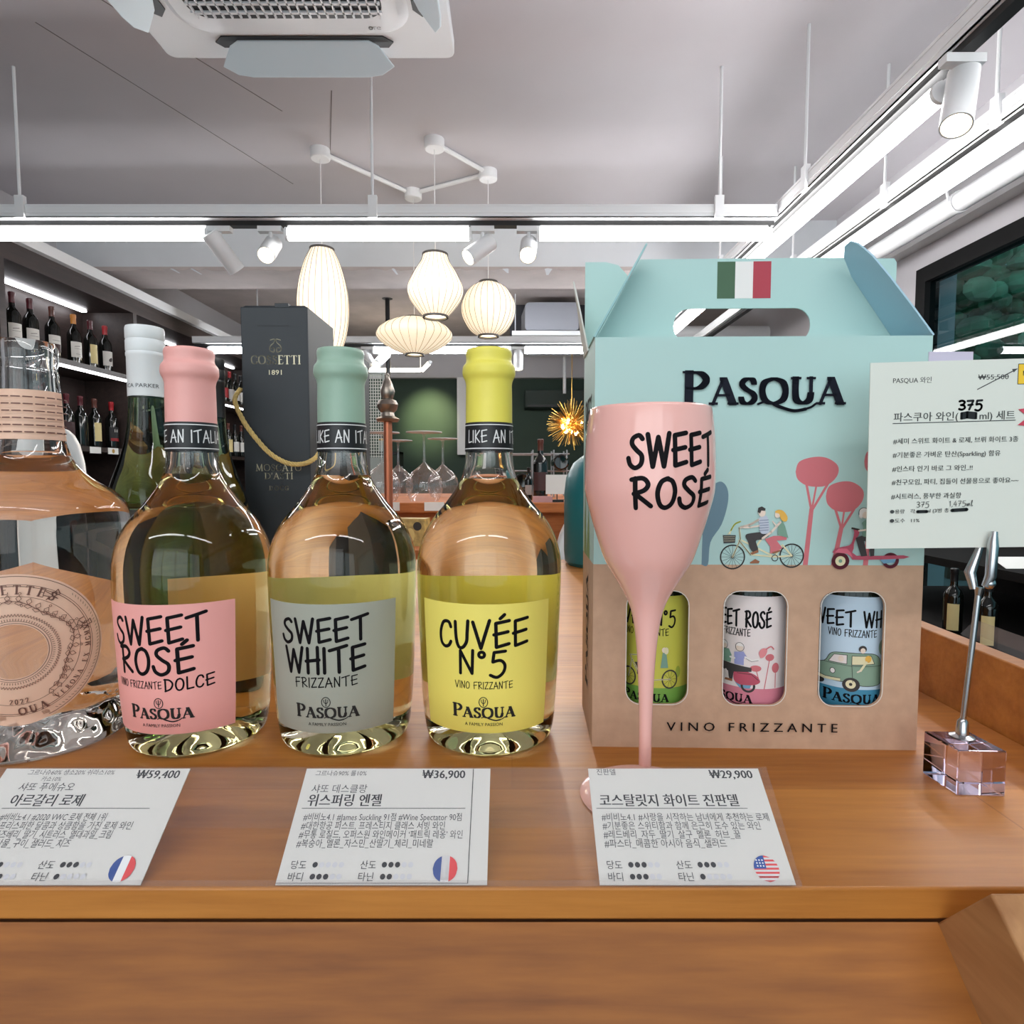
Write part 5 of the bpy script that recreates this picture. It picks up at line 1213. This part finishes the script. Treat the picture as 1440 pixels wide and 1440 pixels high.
# three small bottles inside the box
MBP = [(0,.004),(.022,.0),(.0262,.004),(.0265,.02),(.0265,.112),(.0255,.124),(.020,.142),(.0135,.162),(.0118,.19),(.0125,.2),(.0125,.225),(0,.225)]
olive = mat('small_bottle_glass', (18,26,16), .08, spec=.6)
def mini(label, u, lab_c, band_c, a0, kind):
    p = Matrix.Rotation(math.radians(-1.5),4,'Z') @ Vector((u, tk+.030, tk+.0006)) + Vector((.056,.418,T))
    t = thing('small_wine_bottle', label, 'wine bottle', p, math.radians(-1.5), 'small bottles in the carrier box')
    lat(MBP, 48).build('glass_body', olive, t)
    lat([(.0128,.172),(.0132,.2),(.0132,.226),(0,.2265)], 32).build('capsule', mat(kind+'_cap', band_c, .4), t)
    R_ = .02665; f = lambda u,v,n: ((R_+n)*math.sin(a0+u/R_), -(R_+n)*math.cos(a0+u/R_), v)
    lb = MB().grid(lambda uu,v: f((uu-.5)*.076, .0225+.0815*v, .0001), 36, 2).build('wrap_label', mat(kind+'_wrap', lab_c, .5), t, smooth=80)
    a = Art(f, 2e-5, .00016, .002); b = mat(kind+'_band', band_c, .5)
    a.rect(b, -.038,.0225,.038,.0388,36)
    hk = prin['hair']; z_ = .000150
    def F(cx): a.frame(-cx*z_, .0225+653*.000138, z_, -.000138)
    def ringl(x,y,rx,ry,w_): a._stroke(hk, [a._p(q) for q in ell(x,y,rx,ry,n=24)], w_*z_); a.up()
    if kind == 'mini_olive':
        a.hand(ink, 'CUVÉE N°5', -.0355, .0834, .0104, width=.0495, w=.13); a.hand(ink, 'VINO FRIZZANTE', -.025,.0760,.0048, width=.034, w=.11)
        pasqua(a, ink, -.0235, .0290, .033); F(172)
        a.poly(mat('olive_leaf',(150,166,60),.6), ell(285,455,14,30)[:-1])
        for cx in (42,242): ringl(cx,490,37,46,7)
        for cx in (42,242):
            for q in range(10): a._stroke(hk, [a._p((cx,490)), a._p((cx+36*math.cos(q*PI/5),490+45*math.sin(q*PI/5)))], 1.5*z_)
        a.up()
        for q in ([(42,490),(60,400),(50,378),(90,372)],[(62,400),(110,500),(200,490),(242,490)],[(70,420),(150,500)]): a.line(prin['cream'], q, 6); a.line(hk, q, 2)
        a.poly(prin['trousers'], [(75,412),(110,405),(118,440),(100,480),(88,470),(92,440)]); a.poly(prin['shirt'], [(92,335),(125,338),(122,408),(98,408)]); a.disc(prin['skin'],108,318,12,15)
        a.poly(prin['sage'], [(205,352),(222,352),(232,430),(196,430)]); a.disc(prin['skin'],212,338,11,14); a.disc(prin['cream'],222,342,11,18)
    elif kind == 'mini_rose':
        a.hand(ink, 'SWEET ROSÉ', -.0290, .0822, .0112, width=.0455, w=.13); a.hand(ink, 'VINO FRIZZANTE', -.0265,.0755,.0050, width=.0290, w=.11)
        pasqua(a, ink, -.0300, .0282, .0345); F(664)
        for x,y,rx,ry,tx,ty in ((772,373,22,18,748,535),(708,430,25,16,722,485),(803,428,20,26,803,530)): a.line(pk, [(x,y),(tx,ty)], 4); a.disc(pk,x,y,rx,ry)
        a.poly(prin['sky'], [(618,512),(692,512),(684,536),(640,538)]); ringl(676,524,27,28,10)
        a.poly(pkd, spline([(612,456),(660,448),(704,462),(724,484),(727,502),(700,516),(640,520),(612,500),(612,456)],3)[:-1]); a.line(hk, [(628,462),(690,462),(720,490)], 2.5)
        a.poly(prin['trousers'], [(540,412),(690,428),(690,448),(612,460),(606,500),(590,508),(584,462),(540,452)]); a.line(prin['pinkw'], [(572,458),(586,500)], 9)
        a.poly(prin['brown'], [(570,500),(606,500),(606,512),(566,512)])
        a.poly(prin['sage'], [(540,350),(586,345),(600,375),(596,414),(540,414)]); a.poly(prin['lav'], [(612,356),(654,348),(670,376),(656,384),(656,418),(614,418)])
        a.line(prin['white'], [(662,376),(690,391),(718,383)], 9); a.line(hk, [(664,382),(690,396),(718,388)], 1.6); a.line(prin['white'], [(594,386),(614,388)], 9)
        for x in (560,636): a.disc(prin['skin'],x,330,15,19); a.poly(prin['white'], ell(x+2,322,20,19,PI,2*PI)); ringl(x+1,326,19,22,2)
        a.poly(mat('print_flute',(226,140,146),.6), spline([(726,374),(719,346),(736,324),(756,330),(752,356),(738,372),(726,374)],3)[:-1]); a.line(pk, [(752,328),(774,316),(788,330)], 6, True)
    else:
        a.hand(ink, 'SWEET WHITE', -.0315, .0828, .0108, width=.0670, w=.13); a.hand(ink, 'VINO FRIZZANTE', -.0155,.0757,.0050, width=.0315, w=.11)
        pasqua(a, ink, -.0180, .0290, .0380); F(1240)
        a.poly(bl, ell(1042,360,24,32)[:-1]); a.poly(prin['carg'], ell(1385,320,24,40)[:-1])
        cg = prin['carg']
        a.disc(hk,1085,512,40,20); a.disc(hk,1240,512,37,37)
        bd_ = spline([(1044,472),(1052,432),(1122,410),(1150,366),(1190,352),(1290,349),(1345,356),(1374,395),(1380,500),(1290,516),(1240,500),(1180,502),(1062,490),(1044,472)],4)
        a.poly(cg, bd_[:-1]); a.line(hk, bd_, 3)
        a.poly(prin['pinkw'], [(1142,406),(1166,366),(1220,362),(1220,408)]); a.line(hk, [(1142,406),(1166,366),(1220,362),(1220,408),(1142,406)], 2.5)
        a.poly(prin['cream'], [(1240,364),(1322,360),(1340,402),(1240,410)]); a.line(hk, [(1240,364),(1322,360),(1340,402),(1240,410),(1240,364)], 2.5)
        a.disc(hk,1240,512,36,36); a.disc(prin['cream'],1238,510,21,22); a.disc(hk,1238,510,7,8)
        a.poly(prin['cream'], [(1042,472),(1130,488),(1195,485),(1195,500),(1120,503),(1042,488)]); a.line(hk, [(1042,472),(1130,488),(1195,485)], 2.5)
        for x,y in ((1056,440),(1162,452)): a.disc(prin['white'],x,y,11,14); ringl(x,y,11,14,2.5)
        a.line(hk, [(1122,412),(1240,416),(1372,412)], 2); a.line(hk, [(1240,412),(1246,498)], 2)
        a.disc(hk,1283,326,17,18); a.disc(prin['skin'],1284,334,11,14); a.disc(prin['skin'],1196,384,12,15); a.disc(prin['blond'],1308,376,14,18); a.line(prin['cream'], [(1300,392),(1276,436)], 10); a.line(prin['skin'], [(1276,436),(1264,444)], 7)
    a.frame(); a.build('label_print', lb)
    return t
mini('small bottle with an olive yellow label in the left window, behind the glass stem', .048, (196,194,76), (112,158,66), math.radians(-8), 'mini_olive')
mini('small bottle with a white and pink label in the middle window', .1187, (232,222,222), (212,128,146), math.radians(-24), 'mini_rose')
mini('small bottle with a pale blue label in the right window', .190, (190,212,230), (62,134,166), math.radians(-20), 'mini_blue')

# ------------------------------------------------------------------ pink flute
GX, GY = .0785, .3515
k2 = .350/860*.5*.99
def gz(y): return 1.09-(y-668)*.350/860-T
fl = [(181/2,655),(180/2,690),(165/2,722),(148/2,752),(126/2,785),(104/2,805),(81/2,824),(58/2,845),(43/2,866),(33/2,895),(26/2,933),(21/2,985),(18.5/2,1040),(18/2,1088)]
P = [(w_*2*k2, gz(y)) for w_,y in fl]
rim = [(168*k2,gz(577)),(173*k2,gz(592)),(179*k2,gz(622))]
outer = spline(rim+P, 4)
fz = outer[-1][1]
foot = [(.0044,.0065),(.0060,.0045),(.012,.0030),(.024,.0020),(.0365,.0014),(.038,.0007),(.0375,0),(0,0)]
innr = [(r-.0016, z) for r, z in outer if z > gz(800)][::-1]
prof = [(0,gz(812))] + innr + [(outer[0][0]-.0008, outer[0][1]+.0006)] + outer + foot
pinkg = mat('pink_acrylic', (248,190,182), .12, spec=.5, coat=.3)
pinkg.node_tree.nodes['Principled BSDF'].inputs['Subsurface Weight'].default_value = 0.0
t = thing('champagne_flute', 'glossy pink plastic champagne flute lettered in black, before the carrier box', 'champagne glass', (GX,GY,T+.0002))
i_st = next(i for i,(r,z) in enumerate(outer) if z < gz(866))
lat([(0,gz(812))]+innr+[(outer[0][0]-.0008, outer[0][1]+.0006)]+outer[:i_st+1]+[(0,outer[i_st][1])], 96).build('bowl', pinkg, t, smooth=60)
lat([(0,outer[i_st][1])]+outer[i_st:]+[(0,outer[-1][1])], 48).build('stem', pinkg, t, smooth=60)
lat([(0,.0068)]+foot, 64).build('foot', pinkg, t, smooth=50)
rg = rprof([(r,z) for r,z in outer])
a = Art(lambda u,v,n: ((rg(v)+n)*math.sin(math.radians(11)+u/.036), -(rg(v)+n)*math.cos(math.radians(11)+u/.036), v), 3e-5, .00014, .002)
a.hand(ink, 'SWEET', -.0250, gz(659), .0165, width=.050, w=.15, slant=.03)
a.hand(ink, 'ROSÉ', -.0235, gz(711), .0155, width=.047, w=.16, slant=.02)
a.build('lettering', t)

# ------------------------------------------------------------------ card holder and price board
acry = glass_solid('clear_acrylic', (.93,.90,.97), 1.5, 1.45, tint=(252,248,255))
t = thing('card_holder', 'clear acrylic cube card holder with a steel rod and clip', 'card holder', (.2845,.3735,T+.0002), math.radians(0))
c0 = Vector((.2845,.3735,0)); q = [Vector((.262,.379,0)),Vector((.2615,.3515,0)),Vector((.2885,.3495,0)),Vector((.289,.377,0))]
q = [(.262,.380),(.2635,.3515),(.2915,.3505),(.2900,.379)]
ring = [(p[0]-c0.x, p[1]-c0.y) for p in q]
MB().quadprism([(p[0],p[1],0) for p in ring],[(p[0],p[1],.0275) for p in ring]).build('acrylic_base', acry, t, smooth=0, bevel=.0009)
lat([(0,.0277),(.0068,.0277),(.0068,.0287),(.0036,.0300),(.0030,.0380),(.0018,.0395),(0,.0395)], 24, (-.006,-.004,0)).build('rod_socket', steel, t)
tub([(-.006,-.004,.036),(-.0030,-.004,.075),(.0000,-.004,.1165)], .00165, 12).build('rod', steel, t)
cl = MB(); cl.tube([(.0000,-.004,.1160),(.0005,-.004,.1215)], [.0016,.0026], 10)
cl.tube([(.0015,-.0075,.1225),(.0035,-.0085,.1290),(.0040,-.0085,.1480),(.0048,-.0082,.1560)], [.0022,.0030,.0030,.0017], 12)
cl.tube([(-.0012,-.002,.120),(-.0022,.0005,.130),(.001,-.0008,.142),(.004,-.0012,.152)], [.0022,.0032,.0022,.0014], 12)
cl.sphere((.0035,-.0075,.1245), .0035, 12, 8)
cl.build('clip', steel, t)
PY = .3695; sc_ = PY/860; X0_ = (1222-720)*sc_; Z0_ = 1.09-(772-668)*sc_
card = thing('price_board', 'large white price card clipped on the steel rod, in front of the carrier box', 'price card', (X0_,PY,Z0_), 0)
Wc, Hc = .118, .1125
def fc_(u,v,n): return (u, -n, v + .02*u)
crd = MB().quadprism([fc_(-.0005,0,0),fc_(Wc,-.001,0),fc_(Wc,Hc,0),fc_(-.0018,Hc-.001,0)],[fc_(-.0005,0,-.0005),fc_(Wc,-.001,-.0005),fc_(Wc,Hc,-.0005),fc_(-.0018,Hc-.001,-.0005)]).build('card', mat('card_stock',(224,228,220),.7), card, smooth=0)
s2 = sc_/4.5       # artwork measured on a 4.5x grid from the card's lower left corner
a = Art(fc_, 1e-5, 4e-5); U = lambda x: (x-102)*s2
V = lambda y: (1312-y)*s2
cm = mat('print_card',(64,66,66),.6); ch = mat('marker_black',(22,22,24),.5)
def ln(x, y, txt, x1, sz, m=cm, b=.012): a.text(m, txt, U(x), V(y), size=sz*s2, width=(x1-x)*s2, bold=b)
ln(228,272,'PASQUA 와인',468,42); ln(760,262,'₩55,500',950,44)
a.line(cm, [(U(758),V(322)),(U(1000),V(200))], 6*s2); a.poly(cm, [(U(1002),V(198)),(U(968),V(200)),(U(980),V(222))]); a.line(cm, [(U(760),V(246)),(U(950),V(246))], 3*s2)
ye = mat('sticker_yellow',(244,202,56),.6)
a.rect(ch, U(1006),V(296),U(1260),V(168)); a.rect(ye, U(1010),V(292),U(1256),V(172)); ln(1038,252,'₩46,500',1230,54,ch,.03)
ln(240,508,'파스쿠아 와인(       ml) 세트',1000,62); a.line(cm, [(U(236),V(524)),(U(1004),V(518))], 5*s2)
a.hand(ch,'375',U(646),V(446),56*s2,width=144*s2,w=.24)
for q_ in (-14,-4,6,16): a.line(ch, [(U(664),V(484+q_)),(U(700),V(478+q_)),(U(756),V(484+q_))], 16*s2)
for y,x1,s_ in ((650,1028,'#세미 스위트 화이트 & 로제, 브뤼 화이트 3종'),(736,920,'#기분좋은 가벼운 탄산(Sparkling) 함유'),(824,748,'#인스타 인기 바로 그 와인..!!'),(908,1042,'#친구모임, 파티, 집들이 선물용으로 좋아요~~'),(998,684,'#시트러스, 풍부한 과실향')): ln(242,y,s_,x1,40)
ln(238,1090,'●용량',330,30); ln(366,1090,'각',396,30); ln(462,1088,'ml (3병 총',610,30); ln(238,1148,'●도수   11%',426,30)
a.line(ch, [(U(412),V(1082)),(U(470),V(1082))], 20*s2); a.line(ch, [(U(630),V(1078)),(U(722),V(1074))], 22*s2)
pen = mat('pencil_grey',(96,98,98),.6)
a.hand(pen,'375',U(404),V(1054),34*s2,width=78*s2,w=.1); a.hand(pen,'1,475ml',U(612),V(1052),34*s2,width=146*s2,w=.1)
rd = mat('burst_red',(206,70,92),.6); bp_ = []
for i in range(24):
    an = 2*PI*i/24; r_ = 190 if i % 2 else 118; bp_.append((U(1200+r_*math.cos(an)), V(500-r_*math.sin(an))))
a.poly(rd, bp_)
a.build('card_print', crd)
tag(bx(0,0,0,.0265,.0005,.0445).build('lilac_slip', mat('lilac_card',(206,200,220),.7), loc=(.2490,PY+.0007,1.1190)), 'pale lilac card edge sticking up behind the large white price card', 'card')
# second clear strip on the side rail
t = thing('label_holder', 'short clear plastic strip on the side rail behind the card holder', 'label holder', (.37,.44,T+.058))
MB().add([(-.006,-.03,0),(-.006,.05,.003),(.006,.05,.015),(.006,-.03,.012)],[(0,1,2,3)]).build('front_sheet', sheet, t, smooth=0, fix=False)
MB().add([(.006,-.03,.012),(.006,.05,.015),(.008,.05,.002),(.008,-.03,.0)],[(0,1,2,3)]).build('rear_leg', sheet, t, smooth=0, fix=False)
